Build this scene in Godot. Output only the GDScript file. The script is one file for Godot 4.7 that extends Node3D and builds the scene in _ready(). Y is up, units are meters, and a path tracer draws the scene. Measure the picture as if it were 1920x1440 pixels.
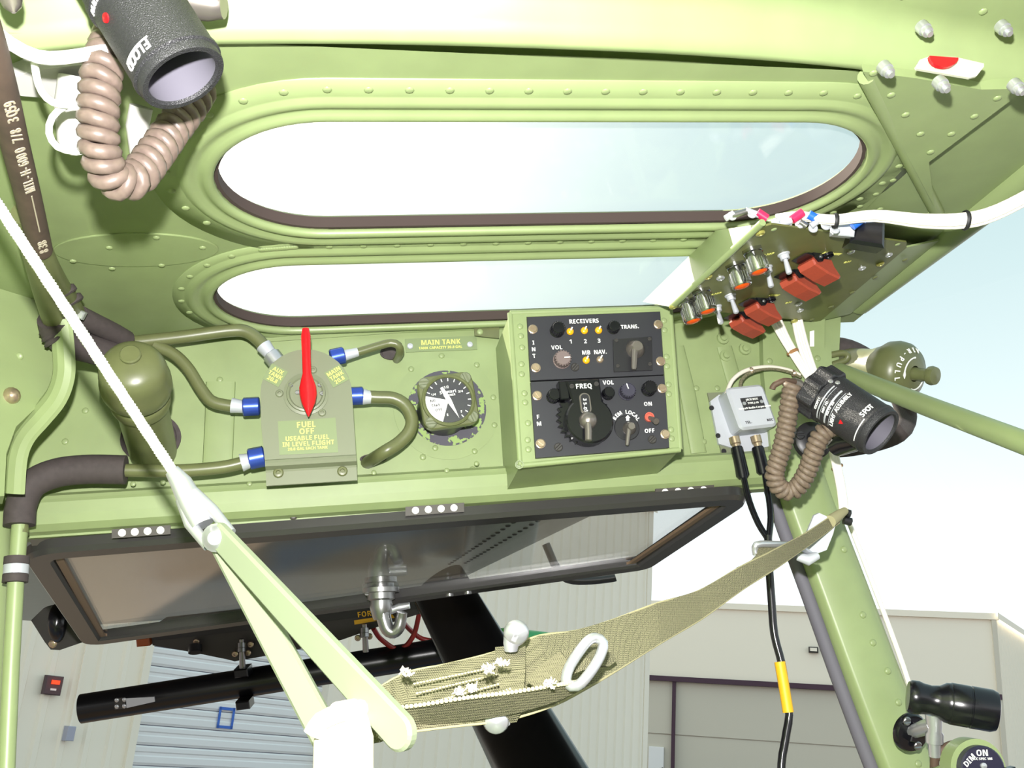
extends Node3D
# Cabin of a high-wing observation aeroplane, seen through its open starboard window.
# Cabin frame: x forward, y up, z to starboard, origin at the lens; AIR turns it nose-up into the world.

const FOCAL := 1950.0
var AIR = Transform3D()
var CAM_AX = Vector3(0.982, 0.045, -0.183)   # cabin x in lens axes, read from the vanishing points
var M_AIR = Basis()      # lens axes -> cabin
var M_WORLD = Basis()    # lens axes -> world
const EYE := Vector3(0, 1.85, 0)
const ZW := -1.14         # port wall
const YC := 0.45          # ceiling
const ZR := -1.03         # radio face
var FI = Transform3D()   # cabin -> current thing
var used = {}
var m = {}
var shared = {}
var font: SystemFont
var rng = RandomNumberGenerator.new()

# ---------------------------------------------------------------- pixels to cabin points
func setup_axes():
	var r = deg_to_rad(4.35)
	var p = deg_to_rad(19.6)
	var u = Vector3(sin(r) * cos(p), cos(r) * cos(p), -sin(p))
	var a = CAM_AX.normalized()
	var h = (a - u * a.dot(u)).normalized()
	var zc = h.cross(u)
	var ya = zc.cross(a)
	M_AIR = Basis(Vector3(a.x, ya.x, zc.x), Vector3(a.y, ya.y, zc.y), Vector3(a.z, ya.z, zc.z))
	M_WORLD = Basis(Vector3(h.x, u.x, zc.x), Vector3(h.y, u.y, zc.y), Vector3(h.z, u.z, zc.z))
	AIR = Transform3D(M_WORLD * M_AIR.transposed(), EYE)

func lens(px, py) -> Vector3:
	return Vector3((px - 960.0) / FOCAL, -(py - 720.0) / FOCAL, -1.0)
func ray(px, py) -> Vector3:
	return M_AIR * lens(px, py)
func dep(px, py, d) -> Vector3:      # at a distance along the lens axis
	return ray(px, py) * d
func onz(px, py, z) -> Vector3:
	var d = ray(px, py)
	return d * (z / d.z)
func ony(px, py, y) -> Vector3:
	var d = ray(px, py)
	return d * (y / d.y)
func onx(px, py, x) -> Vector3:
	var d = ray(px, py)
	return d * (x / d.x)
func onp(px, py, p0: Vector3, n: Vector3) -> Vector3:
	var d = ray(px, py)
	return d * (p0.dot(n) / d.dot(n))
func wall(px, py) -> Vector3:
	return onz(px, py, ZW)
func roof(px, py) -> Vector3:
	return ony(px, py, YC)
func out(px, py, d) -> Vector3:      # world point
	return EYE + M_WORLD * lens(px, py) * d
func camdir(x, y, toward) -> Vector3:
	return (M_AIR * Vector3(x, -y, toward)).normalized()
func pts_z(list, z) -> Array:
	var r = []
	for q in list:
		r.append(onz(q[0], q[1], q[2] if q.size() > 2 else z))
	return r
func pts_d(list) -> Array:
	var r = []
	for q in list:
		r.append(dep(q[0], q[1], q[2]))
	return r

# ---------------------------------------------------------------- nodes
func numbered(called: String) -> String:
	if not used.has(called):
		used[called] = 0
		return called
	used[called] += 1
	return "%s_%03d" % [called, used[called]]
func meta(o, label, category, group = "", kind = ""):
	if label: o.set_meta("label", label)
	if category: o.set_meta("category", category)
	if group: o.set_meta("group", group)
	if kind: o.set_meta("kind", kind)
func thing(called: String, label: String, category: String, frame: Transform3D, group := "", kind := "") -> Node3D:
	var o = Node3D.new()
	o.name = numbered(called)
	add_child(o, true)
	o.transform = AIR * frame
	FI = frame.affine_inverse()
	meta(o, label, category, group, kind)
	return o
func thing_w(called: String, label: String, category: String, at: Vector3, group := "", kind := "") -> Node3D:
	var o = Node3D.new()
	o.name = numbered(called)
	add_child(o, true)
	o.position = at
	FI = Transform3D(Basis(), -at)
	meta(o, label, category, group, kind)
	return o
func at(p: Vector3) -> Transform3D:
	return Transform3D(Basis(), p)
func facing(p: Vector3, z: Vector3, xh := Vector3.RIGHT) -> Transform3D:
	z = z.normalized()
	var y = z.cross(xh).normalized()
	return Transform3D(Basis(y.cross(z), y, z), p)
func obj(called: String, st, mat, parent: Node, label := "") -> MeshInstance3D:
	var o = MeshInstance3D.new()
	o.name = called
	o.mesh = st if st is Mesh else st.commit()
	o.material_override = mat
	o.cast_shadow = GeometryInstance3D.SHADOW_CASTING_SETTING_ON
	parent.add_child(o, true)
	if label: o.set_meta("label", label)
	return o
func put(called: String, mesh: Mesh, mat, parent: Node, frame: Transform3D) -> MeshInstance3D:
	var o = obj(called, mesh, mat, parent)
	o.transform = FI * frame
	return o

# ---------------------------------------------------------------- shapes
func tool() -> SurfaceTool:
	var st = SurfaceTool.new()
	st.begin(Mesh.PRIMITIVE_TRIANGLES)
	return st
func tri(st, a, b, c, na, nb, nc):
	if (b - a).cross(c - a).dot(na + nb + nc) > 0:
		var t = b; b = c; c = t
		t = nb; nb = nc; nc = t
	st.set_normal(na); st.add_vertex(a)
	st.set_normal(nb); st.add_vertex(b)
	st.set_normal(nc); st.add_vertex(c)
func quad(st, a, b, c, d, n):
	tri(st, a, b, c, n, n, n)
	tri(st, a, c, d, n, n, n)
func quadf(st, a, b, c, d, away: Vector3):   # flat quad whose normal points away from a point inside
	var n: Vector3 = (b - a).cross(d - a)
	if n.length() < 1e-12: n = (c - b).cross(d - b)
	n = n.normalized()
	if n.dot((a + b + c + d) / 4.0 - away) < 0: n = -n
	quad(st, a, b, c, d, n)
func curve(points: Array, step := 0.01, closed := false) -> Array:   # Catmull-Rom through the points
	var out_: Array = []
	var n = points.size()
	for i in (n if closed else n - 1):
		var p0 = points[(i - 1 + n) % n] if closed or i > 0 else points[0] * 2.0 - points[1]
		var p1 = points[i]
		var p2 = points[(i + 1) % n]
		var p3 = points[(i + 2) % n] if closed or i + 2 < n else p2 * 2.0 - p1
		var k = maxi(2, int(ceil(p1.distance_to(p2) / step)))
		for j in k:
			var t = float(j) / k
			out_.append(0.5 * ((2.0 * p1) + (p2 - p0) * t + (2.0 * p0 - 5.0 * p1 + 4.0 * p2 - p3) * t * t + (3.0 * p1 - p0 - 3.0 * p2 + p3) * t * t * t))
	if not closed: out_.append(points[n - 1])
	return out_
func frames(p: Array, up0 := Vector3.ZERO, closed := false) -> Array:   # parallel transport
	var r = []
	var n = p.size()
	var t0: Vector3 = (p[1] - p[0]).normalized()
	var up = up0
	if up == Vector3.ZERO: up = Vector3.UP if abs(t0.y) < 0.9 else Vector3.RIGHT
	var prev = t0
	for i in n:
		var t: Vector3
		if closed: t = (p[(i + 1) % n] - p[(i - 1 + n) % n]).normalized()
		else: t = (p[mini(i + 1, n - 1)] - p[maxi(i - 1, 0)]).normalized()
		var ax = prev.cross(t)
		if ax.length() > 1e-6: up = up.rotated(ax.normalized(), prev.angle_to(t))
		up = (up - t * up.dot(t)).normalized()
		r.append(Basis(t.cross(up), up, t))
		prev = t
	return r
func tube(st, points: Array, rad, n := 12, cap := true, squash := 1.0, up0 := Vector3.ZERO):
	var p = []
	for q in points: p.append(FI * q)
	var u0 = FI.basis * up0
	var fr = frames(p, u0)
	var rings = []
	for i in p.size():
		var r: float = rad[i] if rad is Array else rad
		var ring = []
		for k in n:
			var a = TAU * k / n
			var nn: Vector3 = fr[i].x * cos(a) + fr[i].y * sin(a) * squash
			ring.append([p[i] + nn * r, (fr[i].x * cos(a) + fr[i].y * sin(a) / squash).normalized()])
		rings.append(ring)
	for i in p.size() - 1:
		for k in n:
			var a = rings[i][k]; var b = rings[i][(k + 1) % n]; var c = rings[i + 1][(k + 1) % n]; var d = rings[i + 1][k]
			tri(st, a[0], b[0], c[0], a[1], b[1], c[1])
			tri(st, a[0], c[0], d[0], a[1], c[1], d[1])
	if cap:
		for e in [[0, -1.0], [p.size() - 1, 1.0]]:
			var nn: Vector3 = fr[e[0]].z * e[1]
			for k in n:
				tri(st, p[e[0]], rings[e[0]][k][0], rings[e[0]][(k + 1) % n][0], nn, nn, nn)
func sweep(st, points: Array, section: Array, ups: Array, closed := false, smooth := false, side_fixed := Vector3.ZERO):
	# section: closed list of Vector2 (side, up); ups: one up vector for each point (cabin axes)
	var p = []
	for q in points: p.append(FI * q)
	var n = p.size()
	var rings = []
	for i in n:
		var t: Vector3
		if closed: t = (p[(i + 1) % n] - p[(i - 1 + n) % n]).normalized()
		else: t = (p[mini(i + 1, n - 1)] - p[maxi(i - 1, 0)]).normalized()
		var up: Vector3 = FI.basis * (ups[i] if ups.size() > 1 else ups[0])
		up = (up - t * up.dot(t)).normalized()
		var side = up.cross(t)
		if side_fixed != Vector3.ZERO: side = FI.basis * side_fixed
		var ring = []
		for s in section: ring.append(p[i] + side * s.x + up * s.y)
		rings.append([ring, side, up])
	var k = section.size()
	var cen = Vector2.ZERO
	for s in section: cen += s / float(k)
	var en = []
	for j in k:
		var e: Vector2 = section[(j + 1) % k] - section[j]
		var q = Vector2(e.y, -e.x).normalized()
		en.append(q)
	var area = 0.0
	for j in k: area += section[j].cross(section[(j + 1) % k])
	for i in (n if closed else n - 1):
		var A = rings[i]; var B = rings[(i + 1) % n]
		for j in k:
			var j2 = (j + 1) % k
			var s: float = 1.0 if area > 0 else -1.0
			var e0: Vector2 = en[j] * s
			var e1: Vector2 = e0
			if smooth:
				e0 = (en[j] + en[(j - 1 + k) % k]).normalized() * s
				e1 = (en[j] + en[j2]).normalized() * s
			var na0: Vector3 = A[1] * e0.x + A[2] * e0.y
			var na1: Vector3 = A[1] * e1.x + A[2] * e1.y
			var nb0: Vector3 = B[1] * e0.x + B[2] * e0.y
			var nb1: Vector3 = B[1] * e1.x + B[2] * e1.y
			tri(st, A[0][j], A[0][j2], B[0][j2], na0, na1, nb1)
			tri(st, A[0][j], B[0][j2], B[0][j], na0, nb1, nb0)
	if not closed:
		for e in [0, n - 1]:
			var R = rings[e][0]
			var nn: Vector3 = ((p[0] - p[1]) if e == 0 else (p[n - 1] - p[n - 2])).normalized()
			var idx = Geometry2D.triangulate_polygon(PackedVector2Array(section))
			for q in idx.size() / 3:
				tri(st, R[idx[q * 3]], R[idx[q * 3 + 1]], R[idx[q * 3 + 2]], nn, nn, nn)
func lathe(st, prof: Array, frame := Transform3D(), n := 24, soft := 35.0, scale2 := Vector2.ONE):
	# prof: Vector2(radius, along frame z), from one end to the other
	var segs = []
	for i in prof.size() - 1:
		var e: Vector2 = prof[i + 1] - prof[i]
		segs.append(Vector2(e.y, -e.x).normalized())
	for i in prof.size() - 1:
		var n0: Vector2 = segs[i]
		var n1: Vector2 = segs[i]
		if i > 0 and abs(rad_to_deg(segs[i - 1].angle_to(segs[i]))) < soft: n0 = (segs[i - 1] + segs[i]).normalized()
		if i < segs.size() - 1 and abs(rad_to_deg(segs[i + 1].angle_to(segs[i]))) < soft: n1 = (segs[i + 1] + segs[i]).normalized()
		for k in n:
			var v = []
			for c in [[k, i, n0], [k + 1, i, n0], [k + 1, i + 1, n1], [k, i + 1, n1]]:
				var a: float = TAU * c[0] / n
				var q: Vector2 = prof[c[1]]
				v.append([frame * Vector3(cos(a) * q.x * scale2.x, sin(a) * q.x * scale2.y, q.y), (frame.basis * Vector3(cos(a) * c[2].x, sin(a) * c[2].x, c[2].y)).normalized()])
			if prof[i].x > 1e-7: tri(st, v[0][0], v[1][0], v[2][0], v[0][1], v[1][1], v[2][1])
			if prof[i + 1].x > 1e-7: tri(st, v[0][0], v[2][0], v[3][0], v[0][1], v[2][1], v[3][1])
func inset(poly: Array, d: float) -> Array:
	var r = []
	var n = poly.size()
	var area = 0.0
	for i in n: area += poly[i].cross(poly[(i + 1) % n])
	var s = 1.0 if area > 0 else -1.0
	for i in n:
		var a: Vector2 = (poly[i] - poly[(i - 1 + n) % n]).normalized()
		var b: Vector2 = (poly[(i + 1) % n] - poly[i]).normalized()
		var na = Vector2(-a.y, a.x) * s
		var nb = Vector2(-b.y, b.x) * s
		var q = (na + nb)
		r.append(poly[i] + q * d / maxf(0.4, 1.0 + na.dot(nb)))
	return r
func prism(st, poly: Array, z0: float, z1: float, frame := Transform3D(), bev := 0.0):
	# outline in the frame's xy, from z0 (back) to z1 (front), the front edge chamfered
	var n = poly.size()
	var top = inset(poly, bev) if bev > 0 else poly
	var mid = z1 - bev
	var area = 0.0
	for i in n: area += poly[i].cross(poly[(i + 1) % n])
	var s = 1.0 if area > 0 else -1.0
	var P = func(q, z): return frame * Vector3(q.x, q.y, z)
	for i in n:
		var j = (i + 1) % n
		var e: Vector2 = (poly[j] - poly[i]).normalized()
		var nn = (frame.basis * Vector3(e.y * s, -e.x * s, 0)).normalized()
		quad(st, P.call(poly[i], z0), P.call(poly[j], z0), P.call(poly[j], mid), P.call(poly[i], mid), nn)
		if bev > 0:
			var nb = (nn + frame.basis.z.normalized()).normalized()
			quad(st, P.call(poly[i], mid), P.call(poly[j], mid), P.call(top[j], z1), P.call(top[i], z1), nb)
	var nz = frame.basis.z.normalized()
	for f in [[poly, z0, -1.0], [top, z1, 1.0]]:
		var idx = Geometry2D.triangulate_polygon(PackedVector2Array(f[0]))
		for q in idx.size() / 3:
			tri(st, P.call(f[0][idx[q * 3]], f[1]), P.call(f[0][idx[q * 3 + 1]], f[1]), P.call(f[0][idx[q * 3 + 2]], f[1]), nz * f[2], nz * f[2], nz * f[2])
func rect(w: float, h: float, r := 0.0, c := Vector2.ZERO, k := 4) -> Array:
	if r <= 0: return [c + Vector2(-w, -h) / 2, c + Vector2(w, -h) / 2, c + Vector2(w, h) / 2, c + Vector2(-w, h) / 2]
	var o = []
	for q in 4:
		var cc: Vector2 = c + Vector2((w / 2 - r) * [1, -1, -1, 1][q], (h / 2 - r) * [1, 1, -1, -1][q])
		for i in k + 1: o.append(cc + Vector2.from_angle(PI / 2 * (q + float(i) / k)) * r)
	return o
func circle(r: float, n := 24, c := Vector2.ZERO) -> Array:
	var o = []
	for i in n: o.append(c + Vector2.from_angle(TAU * i / n) * r)
	return o
func box(st, size: Vector3, frame := Transform3D(), bev := 0.0):
	prism(st, rect(size.x, size.y), -size.z / 2, size.z / 2, frame, bev)
func slab(st, p: Array, thick: Vector3):   # polygon of cabin points, thickened along a vector
	var q = []
	var c = Vector3.ZERO
	var t = FI.basis * thick
	for a in p:
		q.append(FI * a)
		c += FI * a / p.size()
	var n3: Vector3 = Vector3.ZERO
	for i in q.size(): n3 += (q[i] - c).cross(q[(i + 1) % q.size()] - c)
	n3 = n3.normalized()
	if n3.dot(t) > 0: n3 = -n3
	var ax: Vector3 = (q[1] - q[0]).normalized()
	var ay = n3.cross(ax)
	var flat = PackedVector2Array()
	for a in q: flat.append(Vector2((a - c).dot(ax), (a - c).dot(ay)))
	var idx = Geometry2D.triangulate_polygon(flat)
	for i in idx.size() / 3:
		var a = q[idx[i * 3]]; var b = q[idx[i * 3 + 1]]; var d = q[idx[i * 3 + 2]]
		tri(st, a, b, d, n3, n3, n3)
		tri(st, a + t, b + t, d + t, -n3, -n3, -n3)
	for i in q.size():
		var a = q[i]; var b = q[(i + 1) % q.size()]
		var nn: Vector3 = (b - a).cross(t).normalized()
		if Geometry2D.is_point_in_polygon(Vector2(((a + b) / 2 + nn * 0.0005 - c).dot(ax), ((a + b) / 2 + nn * 0.0005 - c).dot(ay)), flat): nn = -nn
		quad(st, a, b, b + t, a + t, nn)
func rivet_mesh(r := 0.0035, h := 0.45) -> ArrayMesh:
	var key = "rivet%.4f" % r
	if not shared.has(key):
		var st = tool()
		lathe(st, [Vector2(r, 0), Vector2(r * 0.88, r * h * 0.6), Vector2(r * 0.5, r * h * 0.95), Vector2(0, r * h)], Transform3D(), 8, 80)
		shared[key] = st.commit()
	return shared[key]
func screw_mesh(r := 0.004, slot := true) -> ArrayMesh:   # domed screw head with a slot across
	var key = "screw%.4f%s" % [r, slot]
	if not shared.has(key):
		var st = tool()
		var h = r * 0.5
		var w = r * 0.16
		if slot:
			for s in [-1.0, 1.0]:
				var o = []
				for i in 9:
					var a = -asin(0.16) + PI * 0.0
					a = lerpf(asin(0.16), PI - asin(0.16), i / 8.0)
					o.append(Vector2(cos(a), sin(a) * s) * r)
				prism(st, o, 0, h, Transform3D(), r * 0.2)
			box(st, Vector3(r * 1.9, w * 2, h * 0.5), Transform3D(Basis(), Vector3(0, 0, h * 0.25)))
		else:
			lathe(st, [Vector2(r, 0), Vector2(r, h * 0.5), Vector2(r * 0.8, h), Vector2(r * 0.42, h * 1.1), Vector2(r * 0.36, h * 0.5), Vector2(0, h * 0.5)], Transform3D(), 14)
		shared[key] = st.commit()
	return shared[key]
func rivets(parent, list: Array, z: Vector3, r := 0.0035, mat = null):
	for p in list:
		put("rivet", rivet_mesh(r), mat if mat else m.green, parent, facing(p, z, Vector3.RIGHT if abs(z.x) < 0.8 else Vector3.UP))
func words(parent, s: String, h: float, frame: Transform3D, mat, name_ := "lettering", deep := 0.0005, narrow := 1.0) -> MeshInstance3D:
	var t = TextMesh.new()
	t.text = s
	t.font = font
	t.font_size = 32
	t.pixel_size = h / 23.0
	t.depth = deep
	t.curve_step = 2.0
	var o = MeshInstance3D.new()
	o.name = name_
	o.mesh = t
	o.material_override = mat
	parent.add_child(o, true)
	o.transform = FI * frame * Transform3D(Basis.from_scale(Vector3(narrow, 1, 1)), Vector3.ZERO)
	return o
func coil(st, path: Array, big, wire: float, turns: float, seg := 12, n := 7):   # a cord wound along a path
	var p = []
	for q in path: p.append(FI * q)
	var fr = frames(p)
	var cum = [0.0]
	for i in p.size() - 1: cum.append(cum[-1] + p[i].distance_to(p[i + 1]))
	var total = int(turns * seg)
	var q = []
	for i in total + 1:
		var f = float(i) / total
		var d: float = f * cum[-1]
		var k = 0
		while k < p.size() - 2 and cum[k + 1] < d: k += 1
		var t: float = (d - cum[k]) / maxf(1e-6, cum[k + 1] - cum[k])
		var b: Basis = fr[k].slerp(fr[k + 1], clampf(t, 0, 1)) if fr[k].determinant() > 0 else fr[k]
		var a = TAU * turns * f
		var R: float = lerpf(big[0], big[1], f) if big is Array else big
		q.append(p[k].lerp(p[k + 1], t) + (b.x * cos(a) + b.y * sin(a)) * R)
	var keep = FI
	FI = Transform3D()
	tube(st, q, wire, n)
	FI = keep

# ---------------------------------------------------------------- materials
func noise_tex(freq: float, lo: Color, hi: Color, size := 256, seed_ := 1, oct := 4, pw := 1.0) -> ImageTexture:
	var nz = FastNoiseLite.new()
	nz.seed = seed_
	nz.frequency = freq
	nz.fractal_octaves = oct
	var g = nz.get_seamless_image(size, size)
	var im = Image.create(size, size, false, Image.FORMAT_RGB8)
	for y in size:
		for x in size:
			im.set_pixel(x, y, lo.lerp(hi, pow(g.get_pixel(x, y).r, pw)))
	return ImageTexture.create_from_image(im)
func bump_tex(freq: float, strength: float, size := 256, seed_ := 3) -> ImageTexture:
	var nz = FastNoiseLite.new()
	nz.seed = seed_
	nz.frequency = freq
	nz.fractal_octaves = 3
	var g = nz.get_seamless_image(size, size)
	g.convert(Image.FORMAT_RGBA8)
	g.bump_map_to_normal_map(strength)
	return ImageTexture.create_from_image(g)
func mat(key: String, c: Color, rough := 0.5, metal := 0.0) -> StandardMaterial3D:
	var s = StandardMaterial3D.new()
	s.resource_name = key
	s.albedo_color = c
	s.roughness = rough
	s.metallic = metal
	m[key] = s
	return s
func c8(r, g, b) -> Color:
	return Color(r / 255.0, g / 255.0, b / 255.0)
func grain(s: StandardMaterial3D, freq: float, amount: float, scale_: float, seed_ := 1, bump := 0.0, bfreq := 0.1):
	var c = s.albedo_color
	s.albedo_texture = noise_tex(freq, c * (1.0 - amount), Color(minf(1, c.r * (1.0 + amount)), minf(1, c.g * (1.0 + amount)), minf(1, c.b * (1.0 + amount))), 256, seed_)
	s.albedo_color = Color.WHITE
	s.uv1_triplanar = true
	s.uv1_scale = Vector3.ONE * scale_
	if bump > 0:
		s.normal_enabled = true
		s.normal_texture = bump_tex(bfreq, bump, 256, seed_ + 7)
		s.normal_scale = 1.0
func L(f: Transform3D) -> Transform3D:
	return FI * f

func materials():
	# paints, rubbers and metals
	grain(mat("green", c8(134, 149, 103), 0.40), 0.02, 0.03, 3.0, 2)
	grain(mat("olive", c8(94, 99, 64), 0.36), 0.03, 0.05, 5.0, 4)
	grain(mat("panel_olive", c8(100, 104, 56), 0.45), 0.02, 0.05, 5.0, 5)
	mat("valve_olive", c8(112, 118, 94), 0.40)
	mat("lever_green", c8(122, 132, 106), 0.45)
	mat("black", c8(28, 28, 31), 0.42)
	mat("gloss_black", c8(17, 17, 22), 0.22)
	grain(mat("crackle", c8(40, 40, 43), 0.5), 0.15, 0.2, 14.0, 6, 3.0, 0.3)
	mat("instrument", c8(36, 37, 42), 0.55)
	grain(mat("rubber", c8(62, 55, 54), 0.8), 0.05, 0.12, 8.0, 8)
	grain(mat("hose", c8(78, 64, 54), 0.75), 0.03, 0.16, 5.0, 9)
	mat("gasket", c8(60, 48, 44), 0.85)
	mat("seal", c8(96, 94, 104), 0.7)
	grain(mat("cord_beige", c8(106, 92, 84), 0.38), 0.06, 0.14, 9.0, 10)
	grain(mat("cord_brown", c8(106, 92, 78), 0.6), 0.08, 0.22, 9.0, 11)
	mat("cord_dark", c8(84, 66, 52), 0.65)
	mat("alu", c8(196, 198, 202), 0.34, 0.75)
	mat("alu_soft", c8(182, 186, 192), 0.5, 0.25)
	mat("steel", c8(150, 150, 150), 0.3, 0.9)
	mat("chrome", c8(200, 200, 205), 0.14, 1.0)
	mat("grey_metal", c8(128, 122, 116), 0.32, 0.7)
	mat("brass", c8(190, 170, 146), 0.3, 0.8)
	mat("blue_nut", c8(58, 84, 176), 0.3, 0.55)
	mat("red", c8(198, 22, 30), 0.25)
	grain(mat("guard_red", c8(150, 62, 42), 0.5), 0.1, 0.06, 10.0, 12)
	mat("amber", c8(200, 74, 14), 0.18)
	mat("lamp_yellow", c8(226, 160, 20), 0.3)
	mat("liner", c8(96, 94, 104), 0.6)
	mat("cast_grey", c8(186, 184, 182), 0.5)
	mat("white", c8(238, 238, 234), 0.5)
	mat("wire_white", c8(232, 228, 216), 0.55)
	mat("ink_white", c8(226, 228, 224), 0.6)
	mat("ink_yellow", c8(206, 206, 110), 0.6)
	mat("ink_black", c8(30, 30, 32), 0.6)
	mat("tag_green", c8(116, 131, 90), 0.5)
	mat("pink", c8(208, 38, 84), 0.35)
	mat("blue_tag", c8(30, 96, 200), 0.4)
	grain(mat("webbing", c8(116, 113, 86), 0.85), 0.1, 0.12, 12.0, 13)
	weave(m.webbing)
	mat("thread", c8(178, 172, 138), 0.8)
	mat("canvas", c8(206, 200, 186), 0.85)
	mat("frame_dark", c8(52, 51, 50), 0.28)
	mat("glazing_tan", c8(112, 92, 74), 0.6)
	mat("rail_dark", c8(64, 60, 54), 0.5)
	mat("strut_black", c8(14, 14, 17), 0.28)
	mat("pylon", c8(52, 50, 48), 0.5)
	mat("hose_red", c8(148, 40, 36), 0.4)
	mat("yellow", c8(220, 168, 20), 0.5)
	grain(mat("wing", c8(76, 76, 70), 0.3), 0.02, 0.08, 2.0, 14)
	mat("siding", c8(250, 242, 226), 0.6)
	mat("siding_rib", c8(250, 242, 226), 0.6)
	mat("siding_far", c8(248, 240, 224), 0.6)
	mat("siding_panel", c8(208, 202, 188), 0.6)
	mat("door_white", c8(238, 238, 240), 0.55)
	mat("maroon", c8(70, 44, 62), 0.6)
	mat("tape", c8(60, 110, 205), 0.6)
	var glow = mat("glow_red", c8(235, 60, 20), 0.4)
	glow.emission_enabled = true
	glow.emission = c8(255, 70, 20)
	glow.emission_energy_multiplier = 0.9
	for g in [["glass", 0.03, c8(150, 155, 155)], ["pane", 0.02, c8(190, 200, 200)], ["hazed_pane", 0.07, c8(232, 236, 236)]]:  # last entry: whitish film added to brighten the skylights
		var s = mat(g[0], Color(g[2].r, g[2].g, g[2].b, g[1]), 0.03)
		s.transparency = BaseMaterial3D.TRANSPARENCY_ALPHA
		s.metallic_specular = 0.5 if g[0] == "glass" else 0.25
	var w = mat("web_edge", c8(150, 145, 110), 0.85)
	w.rim_enabled = false
	# apron: tan and blue-grey bands of old paving
	var ap = mat("apron", Color.WHITE, 0.9)
	var im = Image.create(256, 256, false, Image.FORMAT_RGB8)
	var nz = FastNoiseLite.new()
	nz.seed = 5
	nz.frequency = 0.02
	for y in 256:
		for x in 256:
			var v = nz.get_noise_2d(x * 0.35, y * 2.2) + 0.25 * nz.get_noise_2d(x * 3.0, y * 6.0)
			im.set_pixel(x, y, c8(96, 80, 64).lerp(c8(56, 68, 88), smoothstep(-0.08, 0.1, v)))
	ap.albedo_texture = ImageTexture.create_from_image(im)
	ap.uv1_triplanar = true
	ap.uv1_world_triplanar = true
	ap.uv1_scale = Vector3.ONE * 0.03

func weave(s: StandardMaterial3D):
	# nylon webbing: fine over-and-under relief and thread colour
	var im = Image.create(64, 64, false, Image.FORMAT_RGBA8)
	for y in 64:
		for x in 64:
			var u = fmod(x / 8.0 + (0.5 if int(y / 8.0) % 2 == 1 else 0.0), 1.0)
			var v = fmod(y / 8.0, 1.0)
			var h = sin(u * PI) * sin(v * PI)
			im.set_pixel(x, y, Color(h, h, h))
	im.bump_map_to_normal_map(6.0)
	s.normal_enabled = true
	s.normal_texture = ImageTexture.create_from_image(im)
	s.uv1_scale = Vector3.ONE * 85.0

func _ready():
	rng.seed = 7
	setup_axes()
	font = SystemFont.new()
	font.font_names = PackedStringArray(["Droid Sans"])
	font.font_weight = 700
	# camera
	var cam = Camera3D.new()
	cam.name = "camera"
	cam.fov = rad_to_deg(2.0 * atan(720.0 / FOCAL))
	cam.near = 0.02
	cam.far = 500.0
	cam.transform = Transform3D(M_WORLD, EYE)
	add_child(cam)
	cam.current = true
	# sky and exposure
	var we = WorldEnvironment.new()
	we.name = "world_environment"
	var env = Environment.new()
	env.background_mode = Environment.BG_SKY
	var sky = Sky.new()
	var ps = ProceduralSkyMaterial.new()
	ps.sky_top_color = c8(147, 172, 174)
	ps.sky_horizon_color = c8(255, 255, 255)
	ps.sky_curve = 0.17
	ps.sky_energy_multiplier = 1.3
	ps.ground_bottom_color = c8(96, 90, 82)
	ps.ground_horizon_color = c8(150, 148, 142)
	ps.sun_angle_max = 60.0
	ps.sun_curve = 0.8
	sky.sky_material = ps
	env.sky = sky
	env.tonemap_mode = Environment.TONE_MAPPER_LINEAR
	env.tonemap_exposure = 1.0
	env.sdfgi_enabled = true
	env.ssao_enabled = true
	env.ssil_enabled = true
	we.environment = env
	add_child(we)
	# winter sun, over the port wing and a little aft
	var sun = DirectionalLight3D.new()
	sun.name = "sun"
	sun.light_color = c8(255, 246, 228)
	sun.light_energy = 4.0
	sun.light_angular_distance = 0.6
	sun.shadow_enabled = true
	add_child(sun)
	sun.look_at_from_position(Vector3(-0.58, 0.57, -0.50) * 10.0, Vector3.ZERO)
	# the photographer's flash, just above and a little aft of the lens
	var fl = OmniLight3D.new()
	fl.name = "camera_flash"
	fl.light_color = c8(255, 252, 250)
	fl.light_energy = 2.6
	fl.light_size = 0.012
	fl.omni_range = 60.0
	fl.omni_attenuation = 2.0
	fl.shadow_enabled = true
	add_child(fl)
	fl.position = EYE + M_WORLD * Vector3(-0.014, 0.095, 0.0)
	materials()
	shell()
	outdoors()
	fuel()
	radio()
	switches()
	forward_post()
	lamps()
	aft()
	harness()
	open_window()
	stores()
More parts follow.
